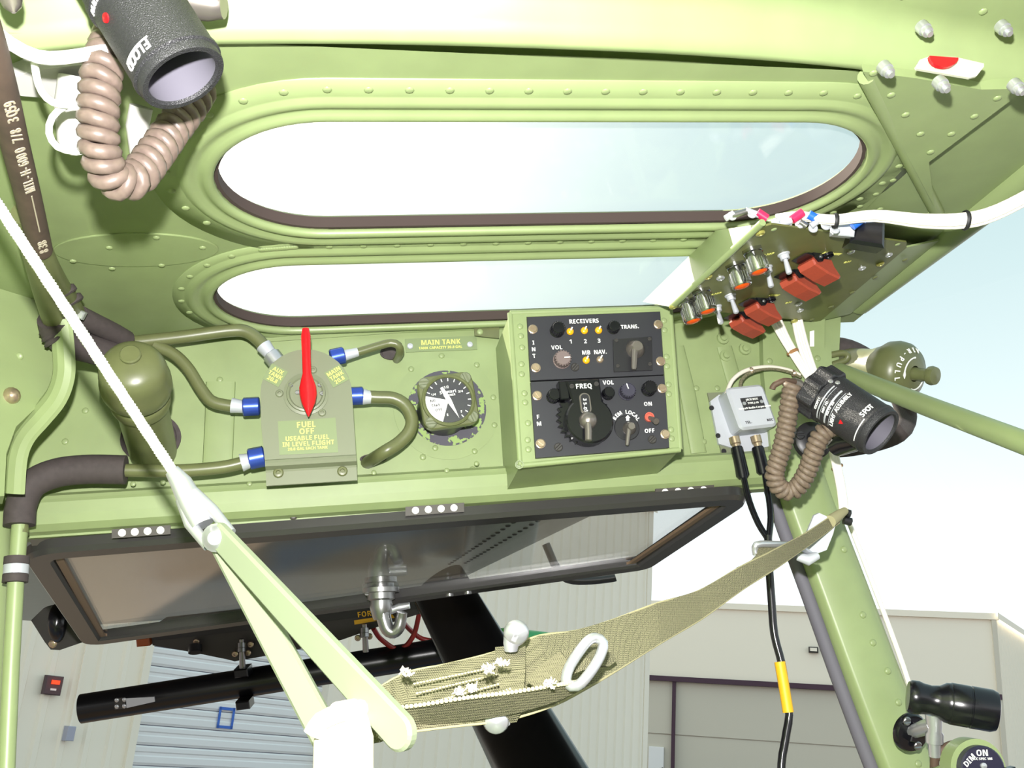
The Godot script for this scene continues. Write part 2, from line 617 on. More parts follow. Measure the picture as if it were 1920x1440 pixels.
# ---------------------------------------------------------------- cabin shell
func stadium(x0: float, x1: float, zc: float, r: float, off: float, n := 20) -> Array:
	var o = []
	for i in n + 1:
		var a = -PI / 2 + PI * i / n
		o.append(Vector2(x1, zc) + Vector2.from_angle(a) * (r + off))
	for i in n + 1:
		var a = PI / 2 + PI * i / n
		o.append(Vector2(x0, zc) + Vector2.from_angle(a) * (r + off))
	return o
func shell():
	# ceiling with two oblong skylight openings
	var ce = thing("ceiling", "pale green riveted metal cabin ceiling around two oblong skylights", "ceiling", at(Vector3(0.03, YC, -0.75)), "", "structure")
	var st = tool()
	var holes = [[0.016, 0.405, -0.788, 0.093, -0.914, -0.60], [-0.016, 0.405, -1.0345, 0.0875, -1.17, -0.914]]
	for h in holes:
		var s = stadium(h[0], h[1], h[2], h[3], 0.0)
		var c = Vector2((h[0] + h[1]) / 2, h[2])
		var outer = []
		for q in s:
			var d: Vector2 = q - c
			var k = 1e9
			if d.x > 1e-9: k = minf(k, (0.69 - c.x) / d.x)
			if d.x < -1e-9: k = minf(k, (-0.75 - c.x) / d.x)
			if d.y > 1e-9:
				k = minf(k, (h[5] - c.y) / d.y)
				if h[5] > -0.7 and d.y + 0.155 * d.x > 1e-9: k = minf(k, (-0.5535 - 0.155 * c.x - c.y) / (d.y + 0.155 * d.x))
			if d.y < -1e-9: k = minf(k, (h[4] - c.y) / d.y)
			outer.append(c + d * k)
		# corners of the plate
		var ring = []
		for i in s.size(): ring.append([s[i], outer[i]])
		for cor in [Vector2(0.69, h[5] if h[5] < -0.7 else -0.6605), Vector2(0.69, h[4]), Vector2(-0.75, h[4]), Vector2(-0.75, h[5])]:
			var best = 0
			for i in ring.size():
				if ring[i][1].distance_to(cor) < ring[best][1].distance_to(cor): best = i
			ring[best][1] = cor
		for i in ring.size():
			var A = ring[i]; var B = ring[(i + 1) % ring.size()]
			for lay in [[0.0, Vector3.DOWN], [0.014, Vector3.UP]]:
				var f = func(q): return FI * Vector3(q.x, YC + lay[0], q.y)
				quad(st, f.call(A[0]), f.call(B[0]), f.call(B[1]), f.call(A[1]), lay[1])
			var nn = Vector3(c.x - A[0].x, 0, c.y - A[0].y).normalized()
			quad(st, FI * Vector3(A[0].x, YC, A[0].y), FI * Vector3(B[0].x, YC, B[0].y), FI * Vector3(B[0].x, YC + 0.014, B[0].y), FI * Vector3(A[0].x, YC + 0.014, A[0].y), nn)
	obj("ceiling_sheet", st, m.green, ce)
	for hi in 2:
		var h = holes[hi]
		var loop = []
		for q in stadium(h[0], h[1], h[2], h[3], 0.0, 28): loop.append(Vector3(q.x, YC, q.y))
		# rolled flange; side axis points outwards or inwards along the loop, so both are written as offsets
		var wide = 0.05 if hi == 0 else 0.040
		var prof = [Vector2(0, 0.002), Vector2(0, -0.0045), Vector2(0.0025, -0.0062), Vector2(0.006, -0.0062), Vector2(0.009, -0.0045), Vector2(0.0115, -0.0024), Vector2(0.0145, -0.0024), Vector2(0.018, -0.0046), Vector2(0.0215, -0.0052), Vector2(0.025, -0.0042), Vector2(0.0275, -0.0018), Vector2(0.029, -0.0012), Vector2(wide, -0.0012), Vector2(wide, 0.002)]
		var sgn = 1.0
		var sec = []
		for q in prof: sec.append(Vector2(q.x * sgn, q.y))
		var f = tool()
		sweep(f, loop, sec, [Vector3.UP], true, true)
		obj("skylight_flange", f, m.green, ce)
		var g = tool()
		sweep(g, loop, [Vector2(0.0005 * sgn, 0.0005), Vector2(-0.0035 * sgn, 0.0005), Vector2(-0.0035 * sgn, 0.011), Vector2(0.0005 * sgn, 0.011)], [Vector3.UP], true)
		obj("skylight_gasket", g, m.gasket, ce, "dark brown rubber gasket")
		var rv = stadium(h[0], h[1], h[2], h[3], 0.037 if hi == 0 else 0.032, 13 if hi == 0 else 12)
		var ext = []
		for i in rv.size():
			ext.append(rv[i])
			if i == 13 or i == rv.size() - 1 or (hi == 1 and i == 12):
				var nx: Vector2 = rv[(i + 1) % rv.size()]
				for k in range(1, 13): ext.append(rv[i].lerp(nx, k / 13.0))
		var keep = []
		for q in ext:
			if (hi == 0 and q.y > -0.885) or (hi == 1 and q.y > -1.09): keep.append(Vector3(q.x, YC - 0.001, q.y))
		rivets(ce, keep, Vector3.DOWN, 0.0037)
	# oval inspection cover with its rivets
	var ov = tool()
	var oc = roof(257, 468)
	lathe(ov, [Vector2(0.073, 0), Vector2(0.073, 0.0008), Vector2(0.072, 0.0014), Vector2(0, 0.0014)], L(facing(oc, Vector3.DOWN)), 40, 20, Vector2(1.0, 0.47))
	obj("oval_cover", ov, m.green, ce)
	var pr = []
	for q in [[293, 443], [380, 462], [205, 462], [210, 501], [303, 495], [137, 487]]: pr.append(roof(q[0], q[1]) + Vector3.DOWN * 0.0014)
	rivets(ce, pr, Vector3.DOWN, 0.0033)
	# seam strip and rivets at the forward end of the ceiling
	var seam = tool()
	slab(seam, [roof(1592, 425), roof(1690, 318), roof(1662, 292), roof(1555, 412)], Vector3(0, -0.0012, 0))
	obj("seam_strip", seam, m.green, ce)
	pr = []
	for q in [[1612, 385], [1642, 362], [1674, 336], [1700, 310], [1650, 390], [1610, 412], [1745, 396], [1548, 390]]: pr.append(roof(q[0], q[1]) + Vector3.DOWN * 0.001)
	rivets(ce, pr, Vector3.DOWN, 0.0034)
	# triangular gusset, folded along its long edge
	var gs = tool()
	var g0 = roof(1612, 128); var g1 = roof(1757, 396); var g2 = roof(1915, 175)
	var lo = Vector3(0, -0.012, 0)
	var ga = g0 + lo + Vector3(0.012, 0, -0.004); var gb = g1 + Vector3(0.002, -0.004, 0.01); var gc = g2 + lo + Vector3(0.03, 0, 0.01)
	slab(gs, [ony(1618, 134, YC - 0.012), ony(1752, 388, YC - 0.012), ony(1742, 304, YC - 0.012), ony(1925, 166, YC - 0.012), ony(1840, 168, YC - 0.012), ony(1720, 147, YC - 0.012)], Vector3(0, 0.010, 0))
	obj("gusset_web", gs, m.green, ce)
	gs = tool()
	var flange = []
	for i in 13:
		var t = i / 12.0
		flange.append(g0.lerp(g1, t) + Vector3(0.004, -0.007, 0).lerp(Vector3(0, -0.002, 0), t))
	tube(gs, flange, 0.007, 12)
	obj("gusset_fold", gs, m.green, ce)
	pr = []
	for q in [[1638, 137], [1671, 178], [1698, 215], [1726, 251], [1784, 251], [1745, 285], [1827, 218], [1870, 184]]: pr.append(ony(q[0], q[1], YC - 0.012))
	rivets(ce, pr, Vector3.DOWN, 0.0036)
	# skylight panes, with a pale haze added to whiten the sky behind
	for hi in 2:
		var h = holes[hi]
		var wn = thing("window_%d" % (hi + 1), ["clear scratched skylight pane, pale haze added, over the middle of the cabin", "clear skylight pane above the fuel panel wall"][hi], "skylight", at(Vector3((h[0] + h[1]) / 2, YC + 0.012, h[2])), "", "structure")
		st = tool()
		var poly = []
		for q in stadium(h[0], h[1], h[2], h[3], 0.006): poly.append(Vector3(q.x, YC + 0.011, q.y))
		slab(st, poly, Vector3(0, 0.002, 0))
		obj("glass_pane", st, m.hazed_pane, wn)
	# forward bow along the windscreen
	var bow = thing("trim_1", "rounded pale green windscreen bow along the forward edge of the ceiling", "frame", at(Vector3(0.68, YC, -0.8)), "", "structure")
	st = tool()
	tube(st, [Vector3(0.676, YC + 0.012, -1.125), Vector3(0.682, YC + 0.004, -0.8), Vector3(0.684, YC + 0.012, -0.3)], 0.019, 20)
	obj("bow_tube", st, m.green, bow)
	# roof beam across the top, nearer the lens
	var bm = thing("roof_beam", "pale green pressed metal roof beam with rounded lower edge and rivets", "beam", at(Vector3(0.2, 0.42, -0.55)), "", "structure")
	st = tool()
	var low = []
	for q in [[-120, 100], [150, 90], [420, 83], [700, 83], [980, 90], [1300, 104], [1600, 129], [1840, 166], [1990, 198]]: low.append(ony(q[0], q[1], YC - 0.007))
	low.push_front(Vector3(-0.76, low[0].y, low[0].z))
	low = curve(low, 0.03)
	sweep(st, low, [Vector2(0.003, 0.006), Vector2(0.0, 0.0), Vector2(-0.004, 0.0015), Vector2(-0.010, 0.006), Vector2(-0.014, 0.013), Vector2(-0.018, 0.022), Vector2(-0.024, 0.029), Vector2(-0.032, 0.032), Vector2(-0.038, 0.033), Vector2(-0.15, 0.040), Vector2(-0.50, 0.05), Vector2(-0.50, 0.075), Vector2(0.003, 0.075)], [Vector3.UP], false, true, Vector3(0, 0, -1))
	obj("beam_channel", st, m.green, bm)
	pr = []
	for i in range(2, low.size() - 1, 3): pr.append(low[i] + Vector3(0, 0.0335, 0.046))
	rivets(bm, pr, Vector3(0, -1, 0.15), 0.0036)
	# lightening slot with a red plug, and bolts
	st = tool()
	var sl = []
	for q in [[1714, 128], [1722, 115], [1742, 108], [1790, 110], [1842, 122], [1842, 128], [1828, 146], [1815, 149], [1716, 132]]: sl.append(onz(q[0], q[1], -0.594))
	slab(st, sl, Vector3(0, 0, 0.002))
	obj("slot_cover", st, mat("slot_grey", c8(176, 178, 160), 0.6), bm, "grey slot cover")
	st = tool()
	sl = []
	for i in 13:
		var a = PI * i / 12.0
		sl.append(onz(1766 - cos(a) * 27, 109 + sin(a) * 19 + i * 0.3, -0.590))
	slab(st, sl, Vector3(0, 0, 0.003))
	obj("red_plug", st, m.red, bm, "red plug")
	for q in [[1735, 56], [1884, 55], [1767, 160], [1908, 165], [1663, 132]]:
		st = tool()
		var p = onz(q[0], q[1], -0.585)
		var fr = facing(p, Vector3(0.15, -1, 0.45))
		lathe(st, [Vector2(0.0052, -0.006), Vector2(0.0052, 0.0), Vector2(0.0042, 0.0005), Vector2(0.0042, 0.004), Vector2(0.0024, 0.0042), Vector2(0.0024, 0.007), Vector2(0, 0.007)], L(fr), 12)
		obj("bolt", st, m.alu, bm)
	# port wall with its longeron
	var wl = thing("wall_port", "pale green riveted port side wall behind the fuel valve and gauge", "wall", at(Vector3(0.1, 0.25, ZW)), "", "structure")
	st = tool()
	slab(st, [Vector3(-0.75, 0.232, ZW), Vector3(0.60, 0.232, ZW), Vector3(0.66, YC + 0.01, ZW), Vector3(-0.75, YC + 0.01, ZW)], Vector3(0, 0, -0.02))
	obj("wall_sheet", st, m.green, wl)
	st = tool()
	slab(st, [wall(500, 622), wall(960, 592), wall(960, 610), wall(500, 642)], Vector3(0, 0, 0.002))
	obj("upper_angle", st, m.green, wl)
	# longeron: a step, a narrow bead, a rounded lower face
	st = tool()
	sweep(st, [Vector3(0.535, 0.246, ZW), Vector3(-0.75, 0.246, ZW)], [Vector2(-0.002, 0.030), Vector2(0.010, 0.030), Vector2(0.016, 0.026), Vector2(0.017, 0.022), Vector2(0.020, 0.0215), Vector2(0.0215, 0.018), Vector2(0.021, 0.005), Vector2(0.018, -0.004), Vector2(0.010, -0.010), Vector2(-0.002, -0.012)], [Vector3.UP])
	obj("longeron", st, m.green, wl)
	var lr = []
	for q in [[255, 918], [310, 915], [470, 918], [590, 905], [700, 897], [835, 893], [890, 880], [1130, 872], [1190, 868]]: lr.append(wall(q[0], q[1] - 4) + Vector3(0, 0, 0.017))
	rivets(wl, lr, Vector3.BACK, 0.003)
	pr = []
	for q in [[120, 725], [122, 765], [160, 770], [122, 828], [124, 867], [412, 712], [886, 880], [793, 857], [816, 840], [1306, 728], [1345, 728], [1300, 825], [1320, 828]]: pr.append(wall(q[0], q[1]))
	rivets(wl, pr, Vector3.BACK, 0.0038)
	# shallow pressed stiffener
	st = tool()
	tube(st, [wall(414, 716), wall(412, 780), wall(408, 870)], [0.016, 0.016, 0.016], 16, true, 0.12, Vector3.BACK)
	obj("stiffener", st, m.green, wl)
	st = tool()
	tube(st, [wall(1268, 650), wall(1288, 730), wall(1310, 850)], [0.010, 0.010, 0.010], 16, true, 0.25, Vector3.BACK)
	tube(st, [wall(1358, 650), wall(1378, 720), wall(1385, 760)], [0.010, 0.010, 0.010], 16, true, 0.25, Vector3.BACK)
	obj("forward_stiffener", st, m.green, wl)
	for q in [[1355, 635], [1360, 668], [1396, 655]]:
		st = tool()
		lathe(st, [Vector2(0.008, 0), Vector2(0.0075, 0.003), Vector2(0.0045, 0.0035), Vector2(0.004, 0.006), Vector2(0, 0.0065)], L(facing(wall(q[0], q[1]), Vector3.BACK)), 12)
		obj("anchor_nut", st, m.green, wl)
	# holes where tubes and the sump pass through: rims round dark discs, the hollow's shade put in as colour
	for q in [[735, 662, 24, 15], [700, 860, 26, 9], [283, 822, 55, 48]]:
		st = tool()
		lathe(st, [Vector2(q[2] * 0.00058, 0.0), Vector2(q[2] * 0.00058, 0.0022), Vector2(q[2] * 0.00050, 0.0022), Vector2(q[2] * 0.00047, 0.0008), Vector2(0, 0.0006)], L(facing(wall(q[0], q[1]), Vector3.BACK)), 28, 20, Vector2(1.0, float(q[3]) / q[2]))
		obj("hole_shade_disc", st, m.rubber, wl)
	# aft bulkhead frame beside the window, with its curled flange
	var af = thing("wall_aft", "pale green aft bulkhead frame with a curling flange and a copper bolt", "frame", at(dep(40, 700, 1.0)), "", "structure")
	st = tool()
	var web = [dep(-400, 360, 0.93), dep(0, 380, 0.94), dep(40, 480, 0.96), dep(75, 580, 0.98), dep(98, 640, 0.99), dep(100, 700, 1.0), dep(88, 745, 1.0), dep(30, 800, 1.0), dep(12, 850, 1.0), dep(8, 930, 1.0), dep(-400, 940, 1.0)]
	for i in web.size(): web[i] = onp([-400, 0, 40, 75, 98, 100, 88, 30, 12, 8, -400][i], [330, 380, 480, 580, 640, 700, 745, 800, 850, 930, 940][i], dep(40, 700, 1.0), Vector3(0.8, 0.1, 0.7).normalized())
	slab(st, web, Vector3(-0.01, 0, -0.03))
	obj("bulkhead_web", st, m.green, af)
	st = tool()
	var fp = curve(pts_d([[112, 600, 1.0], [118, 660, 1.0], [118, 705, 1.0], [104, 745, 1.0], [76, 780, 1.0], [46, 815, 1.0], [30, 855, 1.0], [24, 925, 1.0]]), 0.006)
	sweep(st, fp, [Vector2(0.009, -0.003), Vector2(0.012, 0.001), Vector2(0.009, 0.0035), Vector2(0.003, 0.005), Vector2(-0.004, 0.004), Vector2(-0.010, 0.0), Vector2(-0.014, -0.008), Vector2(-0.010, -0.010)], [camdir(0, 0, 1)], false, false)
	obj("flange", st, m.green, af)
	st = tool()
	lathe(st, [Vector2(0.008, 0), Vector2(0.008, 0.003), Vector2(0.0065, 0.006), Vector2(0.003, 0.0085), Vector2(0, 0.009)], L(facing(onp(22, 742, dep(40, 700, 1.0), Vector3(0.8, 0.1, 0.7).normalized()), camdir(0.3, -0.1, 1))), 14)
	obj("bolt", st, m.brass, af, "copper coloured bolt")
	rivets(af, [onp(36, 668, dep(40, 700, 1.0), Vector3(0.8, 0.1, 0.7).normalized())], camdir(0.2, 0, 1), 0.004)
	# aft post below the bulkhead
	st = tool()
	tube(st, pts_d([[-10, 925, 1.05], [-14, 1100, 1.05], [-50, 2100, 1.05]]), 0.016, 14)
	obj("aft_post", st, m.green, af)
	# rest of the roof, floor and tail side, out of view, that shut the light out of the cabin
	var rf = thing("wall_rear", "pale green cabin lining behind the bulkhead", "wall", at(Vector3(-0.75, 0.1, -0.6)), "", "structure")
	st = tool()
	box(st, Vector3(0.02, 1.4, 1.2), L(at(Vector3(-0.76, -0.24, -0.57))))
	obj("lining_sheet", st, m.green, rf)
	var sw = thing("wall_starboard", "green starboard cabin side below the open window", "wall", at(Vector3(0, -0.6, -0.02)), "", "structure")
	st = tool()
	box(st, Vector3(1.6, 0.75, 0.02), L(at(Vector3(0, -0.60, 0.03))))
	box(st, Vector3(0.25, 1.5, 0.02), L(at(Vector3(-0.67, -0.2, 0.03))))
	box(st, Vector3(1.5, 0.02, 0.30), L(at(Vector3(0, 0.50, -0.10))))
	obj("side_sheet", st, m.green, sw)
	var fo = thing("floor", "green cabin floor below the seats", "floor", at(Vector3(0, -0.95, -0.6)), "", "structure")
	st = tool()
	box(st, Vector3(1.5, 0.02, 1.2), L(at(Vector3(0, -0.96, -0.57))))
	obj("floor_sheet", st, m.green, fo)
	var pl = thing("wall_lower", "green lower port cabin side below the window", "wall", at(Vector3(0, -0.6, ZW)), "", "structure")
	st = tool()
	box(st, Vector3(1.5, 0.55, 0.02), L(at(Vector3(0, -0.68, ZW - 0.01))))
	obj("side_sheet", st, m.green, pl)
# ---------------------------------------------------------------- hangars and apron
func outdoors():
	var gr = thing_w("ground", "apron of tan and blue grey paving around the hangars", "ground", Vector3(5, 0, -20), "", "structure")
	var st = tool()
	quad(st, FI * Vector3(-80, 0, 60), FI * Vector3(90, 0, 60), FI * Vector3(90, 0, -90), FI * Vector3(-80, 0, -90), Vector3.UP)
	obj("apron_surface", st, m.apron, gr)
	# near hangar: its wall runs away from the camera to a corner
	var a = out(120, 1300, 12.0); a.y = 0
	var b = out(1212, 1300, 21.65); b.y = 0
	var e = (b - a).normalized()
	var n = e.cross(Vector3.UP)
	if n.z < 0: n = -n
	var start = a - e * 3.6
	var length = start.distance_to(b)
	var high = 7.3
	var hg = thing_w("hangar", "near hangar with pale beige ribbed metal siding and a roll-up door", "hangar", start)
	var P = func(along: float, y: float, off: float) -> Vector3: return FI * (start + e * along + Vector3.UP * y + n * off)
	var d0: float = on_wall(start, e, n, 262, 1300)
	var d1: float = on_wall(start, e, n, 612, 1330)
	var top = 6.0
	st = tool()
	for seg in [[0.0, d0, 0.0, high], [d1, length, 0.0, high], [d0, d1, top, high]]:
		quad(st, P.call(seg[0], seg[2], 0), P.call(seg[1], seg[2], 0), P.call(seg[1], seg[3], 0), P.call(seg[0], seg[3], 0), n)
	obj("siding_sheet", st, m.siding, hg)
	# each rib of the siding
	var w = 0.305
	var rib = tool()
	var sec = [Vector2(-0.055, 0), Vector2(-0.03, 0.034), Vector2(0.03, 0.034), Vector2(0.055, 0)]
	for i in 3:
		var q0: Vector2 = sec[i]; var q1: Vector2 = sec[i + 1]
		var nn = (n * (q1.x - q0.x) - e * (q1.y - q0.y)).normalized()
		quad(rib, e * q0.x + n * q0.y, e * q1.x + n * q1.y, e * q1.x + n * q1.y + Vector3.UP, e * q0.x + n * q0.y + Vector3.UP, nn)
	var rm = rib.commit()
	var k = int(length / w)
	for i in k:
		var s = length - 0.2 - i * w
		if s > d0 - 0.15 and s < d1 + 0.15: continue
		var o = obj("siding_rib", rm, m.siding_rib, hg)
		o.transform = Transform3D(Basis.from_scale(Vector3(1, high, 1)), FI * (start + e * s))
	# corner trim and return wall, eaves
	st = tool()
	for q in [[length - 0.16, length + 0.02, 0.05]]:
		quad(st, P.call(q[0], 0, q[2]), P.call(q[1], 0, q[2]), P.call(q[1], high, q[2]), P.call(q[0], high, q[2]), n)
		quad(st, P.call(q[0], 0, 0), P.call(q[0], 0, q[2]), P.call(q[0], high, q[2]), P.call(q[0], high, 0), -e)
	quad(st, P.call(length + 0.02, 0, 0.05), P.call(length + 0.02, 0, -14), P.call(length + 0.02, high, -14), P.call(length + 0.02, high, 0.05), e)
	obj("corner_trim", st, m.siding_far, hg)
	st = tool()
	quad(st, P.call(-0.1, high, 0.1), P.call(length + 0.1, high, 0.1), P.call(length + 0.1, high + 1.0, -14), P.call(-0.1, high + 1.0, -14), Vector3.UP)
	quad(st, P.call(-0.1, high - 0.2, 0.1), P.call(length + 0.1, high - 0.2, 0.1), P.call(length + 0.1, high, 0.1), P.call(-0.1, high, 0.1), n)
	quad(st, P.call(0, 0, 0), P.call(0, 0, -14), P.call(0, high, -14), P.call(0, high, 0), -e)
	obj("roof", st, m.siding_far, hg)
	# roll-up door slats: raised bars with recessed joints
	var dr = obj("door_backing", door_back(P, d0, d1, top, n), mat("door_joint", c8(120, 122, 136), 0.7), hg)
	var yy = 0.0
	var si = 0
	while yy < top:
		var hh = 0.235
		st = tool()
		var A: Vector3 = P.call(d0 + 0.02, yy + 0.006, -0.10); var B: Vector3 = P.call(d1 - 0.02, yy + 0.006, -0.10)
		for sg in [[0.0, 0.0, 0.03, 0.018], [0.03, 0.018, 0.10, 0.018], [0.10, 0.018, 0.115, 0.008], [0.115, 0.008, 0.145, 0.008], [0.145, 0.008, 0.16, 0.018], [0.16, 0.018, 0.205, 0.018], [0.205, 0.018, hh - 0.010, 0.0]]:
			var nn = (n * (sg[2] - sg[0]) - Vector3.UP * (sg[3] - sg[1])).normalized()
			quad(st, A + Vector3.UP * sg[0] + n * sg[1], B + Vector3.UP * sg[0] + n * sg[1], B + Vector3.UP * sg[2] + n * sg[3], A + Vector3.UP * sg[2] + n * sg[3], nn)
		obj("door_slat", st, m.door_white, dr)
		yy += hh
		si += 1
	for d in [d0, d1]:
		st = tool()
		box(st, Vector3(0.10, top, 0.16), Transform3D(Basis(e, Vector3.UP, n), P.call(d, top / 2, -0.03)))
		obj("door_track", st, m.siding_far, hg)
	# square of blue masking tape on the door
	var tp = wall_point(start - n * 0.08, e, n, 423, 1346)
	var sq = thing_w("tape_square", "open square of blue masking tape on the white roll-up door", "tape", tp)
	var fr = Transform3D(Basis(e, Vector3.UP, n), Vector3.ZERO)
	for q in [[-0.11, 0, 0.035, 0.27], [0.11, 0, 0.035, 0.27], [0, 0.115, 0.25, 0.035], [0, -0.115, 0.25, 0.035]]:
		st = tool()
		box(st, Vector3(q[2], q[3], 0.004), fr * at(Vector3(q[0], q[1], 0.012)))
		obj("tape_strip", st, m.tape, sq)
	# lit box on the siding
	var lp = wall_point(start + n * 0.05, e, n, 97, 1285)
	var xb = thing_w("exit_light", "small dark wall box glowing red on the beige siding", "light", lp)
	st = tool()
	box(st, Vector3(0.21, 0.21, 0.06), fr * at(Vector3(0, 0, 0.02)), 0.01)
	obj("case", st, mat("box_brown", c8(84, 66, 70), 0.6), xb)
	st = tool()
	box(st, Vector3(0.10, 0.045, 0.02), fr * at(Vector3(0.01, 0.035, 0.05)))
	obj("lamp_lens", st, m.glow_red, xb, "glowing red lens")
	st = tool()
	box(st, Vector3(0.07, 0.022, 0.02), fr * at(Vector3(0.0, -0.045, 0.045)))
	obj("name_plate", st, m.white, xb)
	var xl = OmniLight3D.new()
	xl.name = "exit_light_glow"
	xl.light_color = c8(255, 70, 20)
	xl.light_energy = 0.004
	xl.light_size = 0.05
	xl.omni_range = 20
	xl.omni_attenuation = 2.0
	xl.shadow_enabled = true
	add_child(xl)
	xl.position = lp + n * 0.12 + e * 0.01 + Vector3.UP * 0.035
	# conduit and junction box
	var cp = wall_point(start + n * 0.05, e, n, 127, 1375)
	var cd = thing_w("junction_box", "grey electrical box at the foot of a thin conduit on the siding", "electrical box", cp)
	st = tool()
	box(st, Vector3(0.10, 0.16, 0.09), fr * at(Vector3(0, 0, 0.03)), 0.006)
	obj("case", st, mat("box_grey", c8(170, 172, 190), 0.5), cd)
	st = tool()
	box(st, Vector3(0.022, 5.0, 0.022), fr * at(Vector3(0.0, 2.55, 0.02)))
	obj("conduit", st, m.siding_far, cd)
	# far hangar: a nearly square-on front, a corner and a side running off
	var f0 = out(1130, 1127, 40.4)
	var f1 = out(1865, 1157, 37.0)
	var ft = (f0.y + f1.y) / 2
	f0.y = 0; f1.y = 0
	var fe = (f1 - f0).normalized()
	var fn = fe.cross(Vector3.UP)
	if fn.z < 0: fn = -fn
	var fh = thing_w("hangar", "far grey beige hangar with tall sliding doors under a dark header", "hangar", f0)
	var fl = f0.distance_to(f1)
	var F = func(along: float, y: float, off: float) -> Vector3: return FI * (f0 + fe * along + Vector3.UP * y + fn * off)
	var hy = wall_point(f0, fe, fn, 1400, 1281).y
	st = tool()
	quad(st, F.call(-12, hy, 0), F.call(fl, hy, 0), F.call(fl, ft, 0), F.call(-12, ft, 0), fn)
	quad(st, F.call(-12, ft - 0.12, 0.12), F.call(fl + 0.12, ft - 0.12, 0.12), F.call(fl + 0.12, ft + 0.1, 0.12), F.call(-12, ft + 0.1, 0.12), fn)
	quad(st, F.call(-12, ft - 0.12, 0.12), F.call(fl + 0.12, ft - 0.12, 0.12), F.call(fl + 0.12, ft - 0.12, 0), F.call(-12, ft - 0.12, 0), Vector3.DOWN)
	obj("upper_siding", st, m.siding_far, fh)
	var se = (wall_dir(2446)).normalized()
	var sn = fe
	var S = func(along: float, y: float) -> Vector3: return FI * (f1 + se * along + Vector3.UP * y)
	st = tool()
	quad(st, S.call(0, 0), S.call(20, 0), S.call(20, ft), S.call(0, ft), (fe - se * fe.dot(se)).normalized())
	obj("side_siding", st, m.siding, fh)
	var rs = tool()
	var rn = (fe - se * fe.dot(se)).normalized()
	quad(rs, Vector3.ZERO, se * 0.05 + rn * 0.035, se * 0.05 + rn * 0.035 + Vector3.UP * ft, Vector3.UP * ft, (rn - se).normalized())
	quad(rs, se * 0.05 + rn * 0.035, se * 0.10, se * 0.10 + Vector3.UP * ft, se * 0.05 + rn * 0.035 + Vector3.UP * ft, (rn + se).normalized())
	var rsm = rs.commit()
	for i in 60:
		var o = obj("side_rib", rsm, m.siding, fh)
		o.position = S.call(0.15 + i * 0.28, 0)
	st = tool()
	quad(st, S.call(-0.2, ft - 0.1) + rn * 0.15, S.call(20, ft - 0.1) + rn * 0.15, S.call(20, ft + 0.12) + rn * 0.15, S.call(-0.2, ft + 0.12) + rn * 0.15, rn)
	quad(st, F.call(-12, ft + 0.1, 0.12), F.call(fl, ft + 0.1, 0.12), F.call(fl, ft + 0.6, -10), F.call(-12, ft + 0.6, -10), Vector3.UP)
	obj("roof_edge", st, m.siding_far, fh)
	st = tool()
	box(st, Vector3(0.16, ft, 0.16), Transform3D(Basis(fe, Vector3.UP, fn), F.call(fl - 0.05, ft / 2, 0.02)))
	obj("corner_trim", st, m.siding_panel, fh)
	# sliding door leaves below the header, with a seam and maroon posts
	var xs = [-12.0, on_wall(f0, fe, fn, 1262, 1400), on_wall(f0, fe, fn, 1640, 1400), fl]
	for i in 3:
		st = tool()
		var sy = wall_point(f0, fe, fn, 1400, 1387).y
		var off = -0.12
		quad(st, F.call(xs[i], 0, off - 0.02), F.call(xs[i + 1], 0, off - 0.02), F.call(xs[i + 1], hy, off - 0.02), F.call(xs[i], hy, off - 0.02), fn)
		for seg in [[0.0, sy - 0.02, off], [sy + 0.02, hy, off + 0.03]]:
			quad(st, F.call(xs[i], seg[0], seg[2]), F.call(xs[i + 1], seg[0], seg[2]), F.call(xs[i + 1], seg[1], seg[2]), F.call(xs[i], seg[1], seg[2]), fn)
		obj("door_leaf", st, m.siding_panel if i < 2 else m.siding_far, fh)
	st = tool()
	box(st, Vector3(fl + 12, 0.18, 0.2), Transform3D(Basis(fe, Vector3.UP, fn), F.call((fl - 12) / 2, hy, 0.04)))
	obj("door_header", st, m.maroon, fh, "dark maroon header")
	st = tool()
	box(st, Vector3(0.13, hy, 0.12), Transform3D(Basis(fe, Vector3.UP, fn), F.call(xs[1], hy / 2, 0.0)))
	obj("door_post", st, m.maroon, fh, "dark maroon post")
	st = tool()
	box(st, Vector3(0.1, hy, 0.1), Transform3D(Basis(fe, Vector3.UP, fn), F.call(xs[2], hy / 2, -0.05)))
	obj("door_post", st, m.siding_panel, fh)
	# white walk-in door
	var wp = wall_point(f0 - fn * 0.1, fe, fn, 1230, 1440)
	var dw = thing_w("walk_door", "white walk-in door in the far hangar beside a maroon post", "door", Vector3(wp.x, 0, wp.z))
	var ffr = Transform3D(Basis(fe, Vector3.UP, fn), Vector3.ZERO)
	var dh = wall_point(f0 - fn * 0.1, fe, fn, 1230, 1400).y
	st = tool()
	box(st, Vector3(0.56, dh, 0.06), ffr * at(Vector3(0, dh / 2, 0.03)), 0.01)
	obj("door_panel", st, m.door_white, dw)
	st = tool()
	box(st, Vector3(0.05, 0.12, 0.05), ffr * at(Vector3(0.24, dh - 0.75, 0.07)), 0.01)
	obj("handle", st, m.steel, dw)
	# flood light on the upper siding
	var fp = wall_point(f0 + fn * 0.01, fe, fn, 1525, 1219)
	var fx = thing_w("flood_light", "small dark flood light on the upper wall of the far hangar", "light", fp)
	st = tool()
	prism(st, [Vector2(-0.17, -0.10), Vector2(0.17, -0.10), Vector2(0.17, 0.10), Vector2(-0.17, 0.10)], 0, 0.2, ffr, 0.04)
	obj("housing", st, m.pylon, fx)
	st = tool()
	box(st, Vector3(0.24, 0.12, 0.01), ffr * at(Vector3(0, 0, 0.205)))
	obj("lens", st, m.siding_far, fx)
